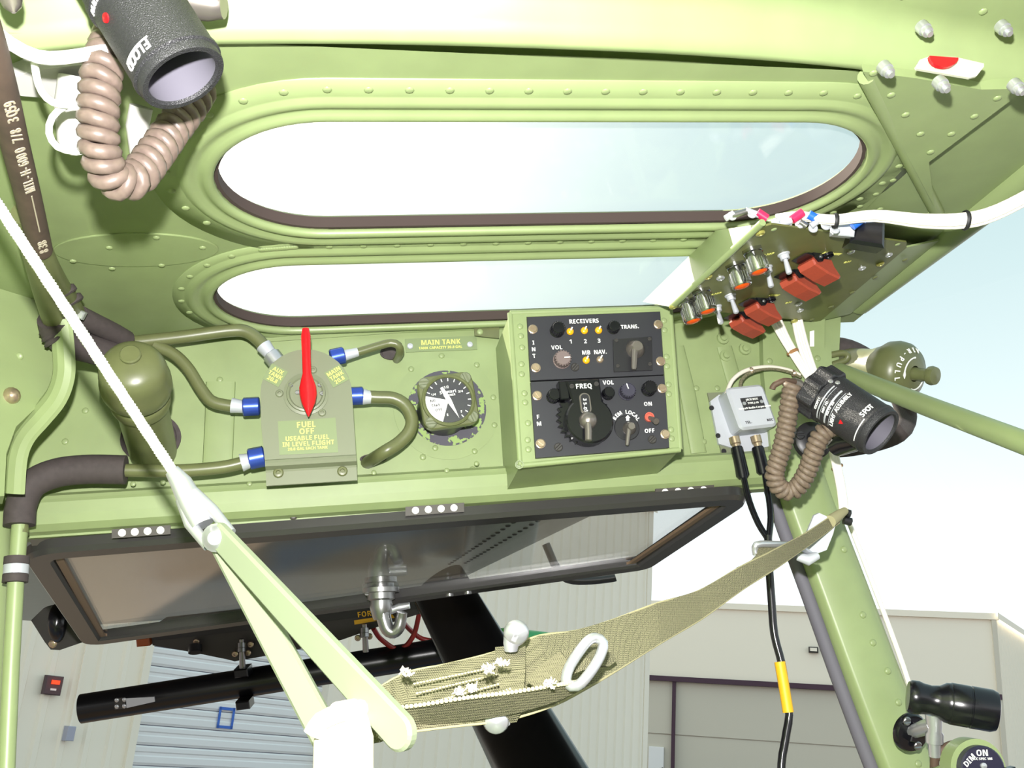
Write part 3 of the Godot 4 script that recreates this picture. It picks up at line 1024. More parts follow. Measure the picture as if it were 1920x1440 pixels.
func door_back(P: Callable, d0, d1, top, n) -> SurfaceTool:
	var st = tool()
	quad(st, P.call(d0, 0, -0.105), P.call(d1, 0, -0.105), P.call(d1, top, -0.105), P.call(d0, top, -0.105), n)
	return st
func wall_dir(vx) -> Vector3:     # horizontal direction whose lines vanish at that column
	var best = Vector3.FORWARD
	var vy = 1415.0 + 0.0765 * (vx - 960.0)
	best = M_WORLD * lens(vx, vy)
	best.y = 0
	return best
func wall_point(p: Vector3, e: Vector3, n: Vector3, px, py) -> Vector3:
	var d: Vector3 = M_WORLD * lens(px, py)
	return EYE + d * ((p - EYE).dot(n) / d.dot(n))
func on_wall(p: Vector3, e: Vector3, n: Vector3, px, py) -> float:
	return (wall_point(p, e, n, px, py) - p).dot(e)
# ---------------------------------------------------------------- fuel system on the port wall
func nut(parent, p: Vector3, axis: Vector3, r := 0.0105, len_ := 0.018, mt = null):
	var st = tool()
	lathe(st, [Vector2(r * 0.85, -len_ / 2), Vector2(r, -len_ * 0.42), Vector2(r, len_ * 0.42), Vector2(r * 0.85, len_ / 2), Vector2(r * 0.5, len_ / 2)], L(facing(p, axis, Vector3.UP)), 6, 5)
	obj("coupling_nut", st, mt if mt else m.blue_nut, parent, "blue anodised nut" if mt == null else "bare aluminium nut")
func collar(parent, a: Vector3, b: Vector3, r := 0.0085):
	var st = tool()
	tube(st, [a, a.lerp(b, 0.5), b], [r * 1.12, r * 1.0, r * 0.9], 14)
	obj("sleeve", st, m.alu_soft, parent)
func line(called, label, path: Array, r: float, mt) -> Node3D:
	var t = thing(called, label, "pipe", at(path[0]), "fuel lines on the port wall")
	var st = tool()
	tube(st, curve(path, 0.006), r, 14)
	obj("pipe", st, mt, t)
	return t
func fuel():
	# sump canister standing out of the wall
	var c0 = wall(287, 845)
	var c1 = onz(247, 688, -0.965)
	var ax = (c1 - c0).normalized()
	var len_ = c0.distance_to(c1)
	var t = thing("fuel_sump", "olive green fuel sump canister with a domed cap and round button", "canister", facing(c0, ax))
	var st = tool()
	lathe(st, [Vector2(0.0, -0.01), Vector2(0.0250, -0.01), Vector2(0.0250, len_ - 0.070), Vector2(0.0292, len_ - 0.066), Vector2(0.0300, len_ - 0.056), Vector2(0.0285, len_ - 0.052), Vector2(0.0262, len_ - 0.050), Vector2(0.0262, len_ - 0.038)], Transform3D(), 36)
	obj("body", st, m.olive, t)
	st = tool()
	lathe(st, [Vector2(0.026, len_ - 0.042), Vector2(0.0325, len_ - 0.040), Vector2(0.0335, len_ - 0.036), Vector2(0.0335, len_ - 0.026), Vector2(0.0322, len_ - 0.022), Vector2(0.0318, len_ - 0.012), Vector2(0.0300, len_ - 0.003), Vector2(0.0270, len_ + 0.003), Vector2(0.022, len_ + 0.007), Vector2(0.012, len_ + 0.0105), Vector2(0, len_ + 0.011)], Transform3D(), 40)
	obj("cap", st, m.olive, t)
	st = tool()
	lathe(st, [Vector2(0.0098, len_ + 0.009), Vector2(0.0098, len_ + 0.0135), Vector2(0.0085, len_ + 0.0148), Vector2(0, len_ + 0.0148)], at(Vector3(0.0, 0.006, 0)), 28)
	obj("button", st, m.olive, t)
	# fuel selector valve
	var zf = -1.07
	var fv = thing("fuel_selector", "grey green arched fuel selector cover with a red pointer handle", "fuel valve", at(onz(578, 790, zf)))
	st = tool()
	var o = []
	for q in [[497, 868], [490, 800], [488, 740]]: o.append(onz(q[0], q[1], zf))
	var cc = onz(572, 738, zf)
	for i in 17:
		var a = PI - PI * i / 16.0
		o.append(onz(574 + cos(a) * 86, 738 - sin(a) * 83, zf))
	for q in [[664, 800], [668, 860]]: o.append(onz(q[0], q[1], zf))
	slab(st, o, Vector3(0, 0, -0.0022))
	obj("cover_plate", st, m.valve_olive, fv)
	# skirt round the arch
	st = tool()
	for i in o.size() - 1: 
		var e0: Vector3 = o[i]; var e1: Vector3 = o[i + 1]
		var inx = (cc - (e0 + e1) / 2).normalized() * 0.0
		quadf(st, FI * (e0 + inx + Vector3(0, 0, -0.002)), FI * (e1 + inx + Vector3(0, 0, -0.002)), FI * (e1 + inx + Vector3(0, 0, -0.022)), FI * (e0 + inx + Vector3(0, 0, -0.022)), FI * cc)
	obj("skirt", st, m.valve_olive, fv)
	# rounded lower bend and mounting foot
	st = tool()
	var bl = onz(497, 866, zf); var br = onz(668, 856, zf)
	var sec = []
	sec += [Vector2(-0.001, 0.003), Vector2(0.0015, 0.001), Vector2(0.002, -0.002), Vector2(0.0005, -0.0050), Vector2(-0.004, -0.0065), Vector2(-0.0070, -0.0075), Vector2(-0.008, -0.0095), Vector2(-0.008, -0.0235), Vector2(-0.011, -0.0235), Vector2(-0.011, -0.006), Vector2(-0.005, 0.001)]
	sweep(st, [br, bl], sec, [Vector3.UP], false, false)
	obj("mounting_foot", st, m.valve_olive, fv)
	for q in [[522, 887], [642, 884]]: put("screw", screw_mesh(0.0055, false), m.olive, fv, facing(onz(q[0], q[1], zf - 0.0080), Vector3.BACK))
	for q in [[587, 694], [524, 738], [604, 774]]: put("screw", screw_mesh(0.0042, false), m.valve_olive, fv, facing(onz(q[0], q[1], zf), Vector3.BACK))
	st = tool()
	lathe(st, [Vector2(0.0235, 0), Vector2(0.0235, 0.0015), Vector2(0.0205, 0.002), Vector2(0.02, 0.004), Vector2(0.018, 0.0045), Vector2(0.0165, 0.003), Vector2(0, 0.003)], L(facing(onz(574, 739, zf), Vector3.BACK)), 36)
	obj("bearing_ring", st, m.valve_olive, fv)
	for q in [[545, 722], [600, 722], [604, 738], [558, 736]]: put("bearing_screw", screw_mesh(0.0026, true), m.steel, fv, facing(onz(q[0], q[1], zf + 0.003), Vector3.BACK))
	# the handle: a tapering bar that swells into an arrow head
	var zh = -1.045
	st = tool()
	var hp = pts_z([[573, 616], [573.5, 630], [574.5, 670], [575.5, 700], [576, 712], [577, 726], [578, 740], [578.5, 756], [578.5, 770], [578.5, 781]], zh)
	tube(st, hp, [0.0035, 0.0050, 0.0046, 0.0046, 0.0066, 0.0088, 0.0090, 0.0070, 0.0034, 0.0006], 16, true, 0.8, Vector3.BACK)
	var hd = obj("pointer_handle", st, m.red, fv, "glossy red pointer handle")
	st = tool()
	lathe(st, [Vector2(0.006, 0), Vector2(0.006, zh - zf - 0.002)], L(facing(onz(576, 738, zf), Vector3.BACK)), 16)
	obj("spindle", st, m.steel, hd)
	# placards on the cover
	placard(fv, [[521, 790], [629, 783], [634, 848], [524, 853]], zf + 0.0004, [["FUEL", 574, 796, 0.0062], ["OFF", 575, 808.5, 0.0062], ["USEABLE FUEL", 576, 821, 0.0048], ["IN LEVEL FLIGHT", 578, 831.5, 0.0048], ["20.8 GAL EACH TANK", 577, 840.5, 0.0030]])
	var tl = [[[510, 681], [540, 697], [522, 726], [492, 710]], [[637, 683], [655, 711], [625, 727], [608, 699]]]
	for i in 2:
		placard(fv, tl[i], zf + 0.0004, [])
		var ang = deg_to_rad(-32.0 if i == 0 else 31.0)
		var c = onz([516, 631.5][i], [704, 705][i], zf + 0.0010)
		var lines = [["AUX", "TANK", "20.8"], ["MAIN", "TANK", "20.8"]][i]
		for k in 3:
			var fr = Transform3D(Basis(Vector3.BACK, ang), c) * at(Vector3(0, 0.0062 - 0.0058 * k, 0))
			words(fv, lines[k], 0.0044, fr, m.ink_yellow)
	# lines and couplings
	var z = -1.095
	t = line("fuel_line", "olive fuel line running along the wall top to the valve's upper corner", pts_z([[190, 650], [260, 641], [340, 632], [430, 620], [462, 622], [484, 637], [497, 652]], z), 0.0072, m.olive)
	collar(t, onz(494, 648, z), onz(507, 664, z), 0.008)
	nut(t, onz(514, 672, z), onz(520, 680, z) - onz(500, 655, z), 0.010, 0.014, m.alu)
	t = line("fuel_line", "olive fuel line dipping from the sump canister to the valve's side", pts_z([[290, 648], [325, 664], [352, 690], [376, 728], [396, 752], [424, 760], [452, 763]], z), 0.0066, m.olive)
	collar(t, onz(434, 760, z), onz(458, 763, z), 0.0075)
	nut(t, onz(471, 762, z), Vector3.RIGHT, 0.0105, 0.018)
	t = line("fuel_line", "straight olive fuel line with black rubber sleeve below the sump canister", pts_z([[40, 1000], [42, 950], [62, 910], [110, 888], [170, 881], [240, 882], [330, 883], [410, 877], [450, 869], [466, 864]], -1.085), 0.0068, m.olive)
	var sl = tool()
	tube(sl, curve(pts_z([[36, 985], [40, 945], [60, 908], [105, 887], [165, 880], [236, 881]], -1.085), 0.006), 0.0150, 18)
	obj("rubber_sleeve", sl, m.rubber, t, "thick black rubber sleeve")
	collar(t, onz(452, 868, -1.085), onz(470, 863, -1.085), 0.0085)
	nut(t, onz(481, 858, -1.085), Vector3(1, 0.15, 0), 0.0115, 0.017)
	t = line("fuel_line", "short olive fuel line bending into a hole below the skylight", pts_z([[640, 667, z], [672, 660, z], [708, 649, z], [733, 643, z], [747, 648, z], [750, 660, -1.105], [744, 674, -1.138], [740, 676, -1.15]], z), 0.0046, m.olive)
	collar(t, onz(644, 667, z), onz(671, 660, z), 0.0056)
	nut(t, onz(633, 668, z), Vector3(1, 0.2, 0), 0.0100, 0.016)
	t = line("fuel_line", "olive fuel line looping beside the round fuel gauge", pts_z([[672, 743], [706, 745], [738, 747], [760, 760], [772, 784], [768, 808], [748, 830], [718, 849], [694, 864, -1.13], [684, 870, -1.15]], z), 0.0072, m.olive)
	collar(t, onz(681, 744, z), onz(696, 745, z), 0.0080)
	nut(t, onz(668, 742, z), Vector3.RIGHT, 0.0105, 0.016)
	# main tank placard
	var mp = thing("tank_placard", "thin green placard lettered MAIN TANK with two screws", "placard", at(wall(826, 646)))
	st = tool()
	slab(st, [wall(759, 636), wall(893, 630), wall(895, 656), wall(761, 661)], Vector3(0, 0, 0.001))
	obj("plate", st, m.tag_green, mp)
	for q in [[769, 649], [881, 646]]: put("screw", screw_mesh(0.0036, false), m.alu_soft, mp, facing(onz(q[0], q[1], ZW + 0.001), Vector3.BACK))
	words(mp, "MAIN TANK", 0.0060, at(onz(826, 641.5, ZW + 0.0013)), m.ink_yellow)
	words(mp, "TANK CAPACITY 20.8 GAL", 0.0031, at(onz(826, 651.5, ZW + 0.0013)), m.ink_yellow)
	gauge()
func placard(parent, quad_px: Array, z: float, lines: Array):
	var st = tool()
	var p = []
	for q in quad_px: p.append(onz(q[0], q[1], z))
	slab(st, p, Vector3(0, 0, -0.0004))
	obj("placard", st, m.tag_green, parent)
	var tilt = 0.0
	for l in lines:
		words(parent, l[0], l[3], at(onz(l[1], l[2], z + 0.0004)), m.ink_yellow)
func gauge():
	var c = wall(838, 765)
	var t = thing("fuel_gauge", "round black fuel gauge in a square olive flange with chipped paint around", "gauge", at(c))
	# mounting ring: green paint chipped down to the black metal
	var st = tool()
	var im = Image.create(256, 256, false, Image.FORMAT_RGB8)
	var nz = FastNoiseLite.new()
	nz.seed = 21
	nz.frequency = 0.018
	var fine = FastNoiseLite.new()
	fine.seed = 4
	fine.frequency = 0.09
	for y in 256:
		for x in 256:
			var q = Vector2(x - 127.5, y - 127.5) / 128.0
			var r = q.length()
			var ang = q.angle()
			var v = nz.get_noise_2d(x, y) + 0.30 * fine.get_noise_2d(x, y)
			var band = 0.10 + 0.30 * cos(ang + 0.35) * 0.4 + (0.22 if ang > -2.9 and ang < -0.4 else -0.02) + (0.16 if ang > 1.3 and ang < 2.3 else 0.0)
			var chipped = v + band - absf(r - 0.74) * 1.1 > 0.0
			if r > 0.955: chipped = chipped or fine.get_noise_2d(x * 0.6, y * 0.6) > -0.1
			im.set_pixel(x, y, c8(66, 64, 74) if chipped else c8(133, 157, 90))
	var ring = mat("chipped", Color.WHITE, 0.5)
	ring.albedo_texture = ImageTexture.create_from_image(im)
	var rr = 0.0455
	var n = 48
	for i in n:
		var a0 = TAU * i / n
		var a1 = TAU * (i + 1) / n
		for v in [Vector2.ZERO, Vector2.from_angle(a1), Vector2.from_angle(a0)]:
			st.set_normal(Vector3.BACK)
			st.set_uv(Vector2(0.5 + v.x * 0.5, 0.5 - v.y * 0.5))
			st.add_vertex(Vector3(v.x * rr, v.y * rr, 0.0012))
	obj("mounting_ring", st, ring, t, "green ring chipped to black")
	st = tool()
	lathe(st, [Vector2(rr, 0), Vector2(rr, 0.0012)], Transform3D(), 48)
	lathe(st, [Vector2(0.0615, 0), Vector2(0.0615, 0.0006), Vector2(0.0, 0.0006)], Transform3D(), 56)
	obj("doubler_plate", st, m.green, t)
	# instrument: deep case, square flange, bezel, dial
	var f = FI * facing(onz(840, 752, -1.095), Vector3(0.03, -0.05, 1), Vector3(1, 0.10, 0))
	st = tool()
	lathe(st, [Vector2(0.030, -0.05), Vector2(0.030, -0.004)], f, 32)
	obj("case", st, m.black, t)
	st = tool()
	prism(st, rect(0.0625, 0.0605, 0.011), -0.006, 0.0035, f, 0.0012)
	obj("flange", st, m.olive, t)
	st = tool()
	lathe(st, [Vector2(0.0300, 0.003), Vector2(0.0296, 0.0065), Vector2(0.0278, 0.0075), Vector2(0.0262, 0.0065), Vector2(0.0255, 0.0042)], f, 44)
	obj("bezel", st, m.olive, t)
	for q in [[-0.0235, 0.0225], [0.0235, 0.0225], [-0.0235, -0.0225], [0.0235, -0.0225]]:
		var o = put("screw", screw_mesh(0.0064, true), m.valve_olive, t, Transform3D())
		o.transform = f * Transform3D(Basis(Vector3.BACK, 0.9 + q[0] * 40), Vector3(q[0], q[1], 0.0036))
	st = tool()
	lathe(st, [Vector2(0.0262, 0.0038), Vector2(0, 0.0038)], f, 40)
	var dial = obj("dial", st, m.instrument, t, "black dial")
	st = tool()
	var sect = [Vector2.ZERO]
	for i in 9: sect.append(Vector2.from_angle(deg_to_rad(lerpf(162, 246, i / 8.0))) * 0.0255)
	prism(st, sect, 0.0038, 0.0041, f)
	obj("white_sector", st, m.white, dial)
	for i in 13:
		var a = deg_to_rad(152.0 - i * 17.5)
		st = tool()
		box(st, Vector3(0.0034, 0.0010, 0.0004), f * Transform3D(Basis(Vector3.BACK, a), Vector3(cos(a) * 0.0235, sin(a) * 0.0235, 0.0041)))
		obj("graduation", st, m.ink_white, dial)
	st = tool()
	var nd = deg_to_rad(-70.0)
	prism(st, [Vector2.from_angle(nd) * 0.0235, Vector2.from_angle(nd + 1.5) * 0.0028, Vector2.from_angle(nd + PI) * 0.016 + Vector2.from_angle(nd + 1.57) * 0.0016, Vector2.from_angle(nd + PI) * 0.016 - Vector2.from_angle(nd + 1.57) * 0.0016, Vector2.from_angle(nd - 1.5) * 0.0028], 0.0052, 0.0058, f)
	obj("needle", st, m.white, t)
	var keep = FI
	FI = Transform3D()
	for q in [["NO", -0.0175, 0.0015, 0.0030], ["TAKE", -0.0150, -0.0040, 0.0030], ["OFF", -0.0125, -0.0095, 0.0030]]: words(dial, q[0], q[3], f * at(Vector3(q[1], q[2], 0.0043)), m.ink_black)
	for q in [["1/2", 0.0, 0.0150, 0.0028], ["1/4", -0.0155, 0.0085, 0.0026], ["3/4", 0.0150, 0.0080, 0.0026], ["Stewart", 0.001, 0.0095, 0.0036], ["WARNER", 0.002, 0.0055, 0.0017], ["F", 0.0120, -0.0150, 0.0028], ["E", -0.0040, -0.0165, 0.0026]]: words(dial, q[0], q[3], f * at(Vector3(q[1], q[2], 0.0043)), m.ink_white)
	FI = keep
	st = tool()
	lathe(st, [Vector2(0.0258, 0.0062), Vector2(0, 0.0066)], f, 32)
	obj("cover_glass", st, m.pane, t)
	var pr = []
	for q in [[771, 692], [828, 667], [894, 684], [925, 745], [927, 797], [816, 840], [890, 846]]: pr.append(onz(q[0], q[1], ZW + 0.0006))
	rivets(t, pr, Vector3.BACK, 0.0036)
# ---------------------------------------------------------------- radio control box
func rz(x, y, up := 0.0) -> Vector3:
	return onz(960.0 + x / 4.5, 560.0 + y / 4.5, ZR + up)
func knob(parent, x, y, r: float, h: float, mt, called := "knob", label := "", mark := -1000.0, z0 := 0.0045, flutes := true) -> MeshInstance3D:
	var st = tool()
	var f = L(facing(rz(x, y, z0), Vector3.BACK, Vector3.RIGHT))
	lathe(st, [Vector2(r * 1.12, 0), Vector2(r * 1.12, h * 0.12), Vector2(r, h * 0.2), Vector2(r * 0.94, h * 0.92), Vector2(r * 0.84, h), Vector2(0, h)], f, 28)
	if flutes:
		for i in 18:
			var a = TAU * i / 18
			box(st, Vector3(r * 0.10, r * 0.16, h * 0.7), f * Transform3D(Basis(Vector3.BACK, a), Vector3(cos(a) * r * 0.99, sin(a) * r * 0.99, h * 0.55)))
	var o = obj(called, st, mt, parent, label)
	if mark > -999:
		st = tool()
		var a = deg_to_rad(mark)
		box(st, Vector3(r * 0.75, r * 0.13, 0.0006), f * Transform3D(Basis(Vector3.BACK, a), Vector3(cos(a) * r * 0.5, sin(a) * r * 0.5, h)))
		obj("pointer_line", st, m.ink_white, o)
	return o
func lever_knob(parent, x, y, x2, y2, w: float, r: float, h: float, mt):
	var st = tool()
	lathe(st, [Vector2(r, 0), Vector2(r, h * 0.3), Vector2(r * 0.8, h * 0.55), Vector2(r * 0.62, h * 0.9), Vector2(r * 0.5, h), Vector2(0, h)], L(facing(rz(x, y, 0.004), Vector3.BACK)), 24)
	var a = rz(x, y, h); var b = rz(x2, y2, h)
	tube(st, [a + (a - b) * 0.1, a.lerp(b, 0.3), a.lerp(b, 0.92), b], [w * 0.9, w * 0.8, w * 0.66, w * 0.5], 10)
	obj("selector_lever", st, mt, parent, "grey metal selector lever")
func radio():
	var c = onz(1120, 725, ZW)
	var t = thing("radio_control_box", "green riveted box holding two black radio control panels with knobs", "radio", at(c))
	# folded box: front frame, four sides back to the wall
	var fc = [onz(957, 586, ZR), onz(1257, 577, ZR), onz(1276, 842, ZR), onz(976, 872, ZR)]
	var ins = [onz(987, 594, ZR), onz(1238, 584, ZR), onz(1255, 840, ZR), onz(1004, 860, ZR)]
	var bk = []
	for p in fc: bk.append(Vector3(p.x, p.y, ZW))
	bk[2] += Vector3(0, -0.006, 0); bk[3] += Vector3(0, -0.006, 0)
	var st = tool()
	var cen: Vector3 = FI * ((fc[0] + fc[2]) / 2 + Vector3(0, 0, -0.03))
	for i in 4:
		var j = (i + 1) % 4
		quad(st, FI * fc[i], FI * fc[j], FI * ins[j], FI * ins[i], Vector3.BACK)
		quadf(st, FI * ins[i], FI * ins[j], FI * (ins[j] + Vector3(0, 0, -0.006)), FI * (ins[i] + Vector3(0, 0, -0.006)), cen * 3.0)
	quad(st, FI * (ins[0] + Vector3(0, 0, -0.006)), FI * (ins[1] + Vector3(0, 0, -0.006)), FI * (ins[2] + Vector3(0, 0, -0.006)), FI * (ins[3] + Vector3(0, 0, -0.006)), Vector3.BACK)
	obj("front_frame", st, m.green, t)
	for i in 4:
		var j = (i + 1) % 4
		st = tool()
		quadf(st, FI * fc[i], FI * fc[j], FI * bk[j], FI * bk[i], cen)
		obj("side_sheet", st, m.green, t)
	# rolled edges catch the light
	st = tool()
	for i in 4: tube(st, [fc[i] + Vector3(0, 0, -0.002), fc[(i + 1) % 4] + Vector3(0, 0, -0.002)], 0.0032, 10)
	obj("rolled_edge", st, m.green, t)
	# corner relief hole and bracket flange at the upper aft corner
	st = tool()
	slab(st, [onz(888, 602, -1.13), onz(936, 588, -1.13), onz(936, 634, -1.13), onz(890, 629, -1.13)], Vector3(0, 0, -0.002))
	obj("bracket_flange", st, m.olive, t)
	rivets(t, [onz(900, 622, -1.13)], Vector3.BACK, 0.004)
	st = tool()
	lathe(st, [Vector2(0.0045, 0), Vector2(0.0045, 0.001), Vector2(0.0036, 0.001), Vector2(0.0036, -0.002), Vector2(0, -0.002)], L(facing(onz(974, 871, ZR + 0.0015), Vector3(-0.3, -0.3, 1))), 16)
	obj("relief_hole", st, m.tag_green, t)
	var pr = []
	for q in [[68, 235], [75, 315], [85, 412], [80, 552], [82, 637], [105, 798], [110, 876], [135, 1050], [132, 1192], [138, 1272], [1283, 185], [1287, 265], [1305, 490], [1308, 570], [1322, 725], [1325, 805], [1343, 1105], [1348, 1180]]: pr.append(rz(q[0], q[1]))
	rivets(t, pr, Vector3.BACK, 0.0036)
	# two black panels
	var pn = []
	for q in [[[128, 157], [1250, 110], [1281, 640], [157, 690]], [[158, 704], [1285, 650], [1326, 1256], [202, 1344]]]:
		st = tool()
		var p = []
		for k in q: p.append(rz(k[0], k[1], 0.0044))
		slab(st, p, Vector3(0, 0, -0.0044))
		pn.append(obj("control_panel", st, m.instrument, t, ["black receiver selector panel", "black frequency panel"][pn.size()]))
	for q in [[175, 260, 0], [200, 585, 0], [1232, 220, 0], [1252, 530, 0], [212, 820, 1], [240, 1225, 1], [1265, 760, 1], [1290, 1145, 1]]:
		st = tool()
		var f = L(facing(rz(q[0], q[1], 0.0044), Vector3.BACK))
		lathe(st, [Vector2(0.0052, 0), Vector2(0.0052, 0.0014), Vector2(0.0042, 0.0018), Vector2(0.0042, 0.003), Vector2(0.0038, 0.0034), Vector2(0, 0.0034)], f, 20)
		box(st, Vector3(0.0074, 0.001, 0.0006), f * Transform3D(Basis(Vector3.BACK, q[0] * 0.01), Vector3(0, 0, 0.0037)))
		obj("fastener", st, m.brass, pn[q[2]])
	var P = pn[0]
	knob(P, 378, 272, 0.0072, 0.011, m.gloss_black, "knob", "glossy black knob")
	knob(P, 852, 250, 0.0064, 0.008, m.gloss_black, "knob", "glossy black knob")
	knob(P, 418, 523, 0.0086, 0.010, mat("knob_taupe", c8(120, 106, 104), 0.4, 0.3), "volume_knob", "taupe grey volume knob", 2.0)
	put("screw", screw_mesh(0.0046, true), m.pylon, P, facing(rz(530, 580, 0.0044), Vector3.BACK, Vector3(1, 1, 0)))
	for q in [[490, 278], [610, 270], [730, 268], [625, 520], [742, 515]]:
		st = tool()
		lathe(st, [Vector2(0.0040, 0), Vector2(0.0038, 0.0016), Vector2(0.0022, 0.0026), Vector2(0, 0.003)], L(facing(rz(q[0], q[1], 0.0044), Vector3.BACK)), 16, 60)
		obj("selector_cap", st, m.lamp_yellow if q[0] < 740 else m.brass, P, "amber push cap")
		st = tool()
		tube(st, [rz(q[0] + 4, q[1] - 8, 0.006), rz(q[0] + 18, q[1] - 36, 0.010)], 0.0009, 8)
		obj("pull_pin", st, m.white, P)
	st = tool()
	var sq = []
	for q in [[852, 345], [1180, 318], [1188, 602], [862, 618]]: sq.append(rz(q[0], q[1], 0.0062))
	slab(st, sq, Vector3(0, 0, -0.002))
	obj("selector_plate", st, m.black, P)
	for q in [[880, 352], [1160, 340], [892, 568], [1163, 552]]: put("screw", screw_mesh(0.0022, true), m.pylon, P, facing(rz(q[0], q[1], 0.0062), Vector3.BACK))
	lever_knob(P, 1035, 432, 1028, 598, 0.0046, 0.0105, 0.013, m.grey_metal)
	for q in [["RECEIVERS", 607, 190, 0.0048], ["TRANS.", 994, 237, 0.0044], ["VOL", 378, 412, 0.0046], ["1", 497, 362, 0.0046], ["2", 620, 360, 0.0046], ["3", 735, 355, 0.0046], ["MB", 625, 455, 0.0046], ["NAV.", 745, 450, 0.0046], ["I", 180, 372, 0.0044], ["N", 182, 428, 0.0044], ["T", 186, 484, 0.0044]]:
		words(P, q[0], q[3], at(rz(q[1], q[2], 0.0047)), m.ink_white)
	P = pn[1]
	knob(P, 346, 830, 0.0068, 0.010, m.gloss_black, "knob", "glossy black knob")
	knob(P, 805, 808, 0.0060, 0.009, m.gloss_black, "knob", "glossy black knob")
	knob(P, 1148, 768, 0.0072, 0.011, m.gloss_black, "knob", "glossy black knob")
	knob(P, 965, 792, 0.0080, 0.010, mat("knob_dark", c8(50, 48, 62), 0.4), "volume_knob", "dark volume knob", 103.0)
	for q in [[390, 1255], [1182, 1190]]: put("screw", screw_mesh(0.0046, true), m.pylon, P, facing(rz(q[0], q[1], 0.0044), Vector3.BACK, Vector3(1, 0.8, 0)))
	# frequency drum housing with a toothed wheel behind it
	st = tool()
	var gc = FI * rz(600, 1020, 0.0044)
	var gear = []
	for i in 56:
		var a = TAU * (i + 0.25) / 56
		gear.append(Vector2.from_angle(a) * (0.0300 if i % 2 == 0 else 0.0262))
	prism(st, gear, 0, 0.0070, at(gc), 0.0008)
	obj("frequency_wheel", st, m.gloss_black, P, "black toothed frequency wheel")
	st = tool()
	var hs = []
	var s1 = 0.000128
	for i in 25:
		var a = deg_to_rad(130.0 + 280.0 * i / 24.0)
		hs.append(Vector2.from_angle(a) * 198 * s1)
	hs.append(Vector2(125, 350) * s1)
	hs.append(Vector2(-160, 345) * s1)
	prism(st, hs, 0.0, 0.0165, at(FI * rz(628, 1058, 0.0044)), 0.0016)
	obj("drum_housing", st, m.gloss_black, P, "glossy black frequency housing")
	st = tool()
	box(st, Vector3(0.010, 0.020, 0.016), at(FI * rz(428, 790, 0.010)), 0.001)
	obj("side_guard", st, m.gloss_black, P)
	st = tool()
	prism(st, rect(0.0120, 0.0230, 0.0055), 0.0, 0.0014, at(FI * rz(618, 885, 0.0209)), 0.0006)
	obj("window_bezel", st, m.grey_metal, P)
	st = tool()
	prism(st, rect(0.0088, 0.0200, 0.004), 0.0013, 0.0016, at(FI * rz(618, 885, 0.0209)))
	obj("digit_window", st, m.black, P)
	for q in [["3", 614, 852], ["5", 616, 886], [".", 622, 906], ["0", 618, 925], ["5", 626, 948]]: words(P, q[0], 0.0036, facing(rz(q[1], q[2], 0.0226), Vector3.BACK, Vector3(0, -1, 0)), m.ink_white)
	for q in [[505, 740], [712, 720]]: put("screw", screw_mesh(0.0026, true), m.pylon, P, facing(rz(q[0], q[1], 0.0205), Vector3.BACK))
	st = tool()
	lathe(st, [Vector2(0.0095, 0), Vector2(0.0092, 0.004), Vector2(0.007, 0.0075), Vector2(0.0035, 0.0095), Vector2(0, 0.010)], L(facing(rz(640, 1030, 0.0205), Vector3.BACK)), 24, 60)
	tube(st, [rz(640, 1040, 0.026), rz(645, 1120, 0.026), rz(645, 1196, 0.026)], [0.0036, 0.0040, 0.0038], 10)
	obj("frequency_crank", st, m.grey_metal, P, "grey metal crank")
	st = tool()
	lathe(st, [Vector2(0.0138, 0), Vector2(0.0138, 0.0008), Vector2(0.0130, 0.0014), Vector2(0, 0.0014)], L(facing(rz(968, 1092, 0.0044), Vector3.BACK)), 32)
	obj("mode_dial", st, m.black, P)
	lever_knob(P, 985, 1100, 970, 1238, 0.0034, 0.0072, 0.012, m.grey_metal)
	st = tool()
	var ar = []
	for q in [[964, 1030], [964, 1005], [955, 1005], [977, 980], [997, 1005], [988, 1005], [988, 1030]]: ar.append(rz(q[0], q[1], 0.0062))
	slab(st, ar, Vector3(0, 0, -0.0004))
	obj("arrow_mark", st, m.ink_white, P)
	var txt = "REM LOCAL"
	for i in txt.length():
		if txt[i] == " ": continue
		var a = deg_to_rad(148.0 - i * 15.0)
		words(P, txt[i], 0.0042, Transform3D(Basis(Vector3.BACK, a - PI / 2), rz(962 + cos(a) * 114, 1070 - sin(a) * 114, 0.0047)), m.ink_white)
	st = tool()
	lathe(st, [Vector2(0.0052, 0), Vector2(0.0052, 0.003), Vector2(0.0040, 0.003), Vector2(0.0034, 0.002), Vector2(0, 0.002)], L(facing(rz(1155, 1003, 0.0044), Vector3.BACK)), 20)
	obj("switch_collar", st, mat("collar_red", c8(196, 92, 76), 0.4, 0.2), P, "reddish switch collar")
	st = tool()
	tube(st, [rz(1158, 1005, 0.005), rz(1190, 1018, 0.012), rz(1218, 1036, 0.018)], [0.0022, 0.0028, 0.0034], 12)
	obj("toggle", st, m.grey_metal, P)
	for q in [["FREQ", 605, 738, 0.0052, 0.0212], ["VOL", 812, 708, 0.0046, 0.0047], ["ON", 1147, 888, 0.0044, 0.0047], ["OFF", 1160, 1115, 0.0044, 0.0047], ["F", 220, 998, 0.0044, 0.0047], ["M", 228, 1056, 0.0044, 0.0047]]:
		words(P, q[0], q[3], at(rz(q[1], q[2], q[4])), m.ink_white)

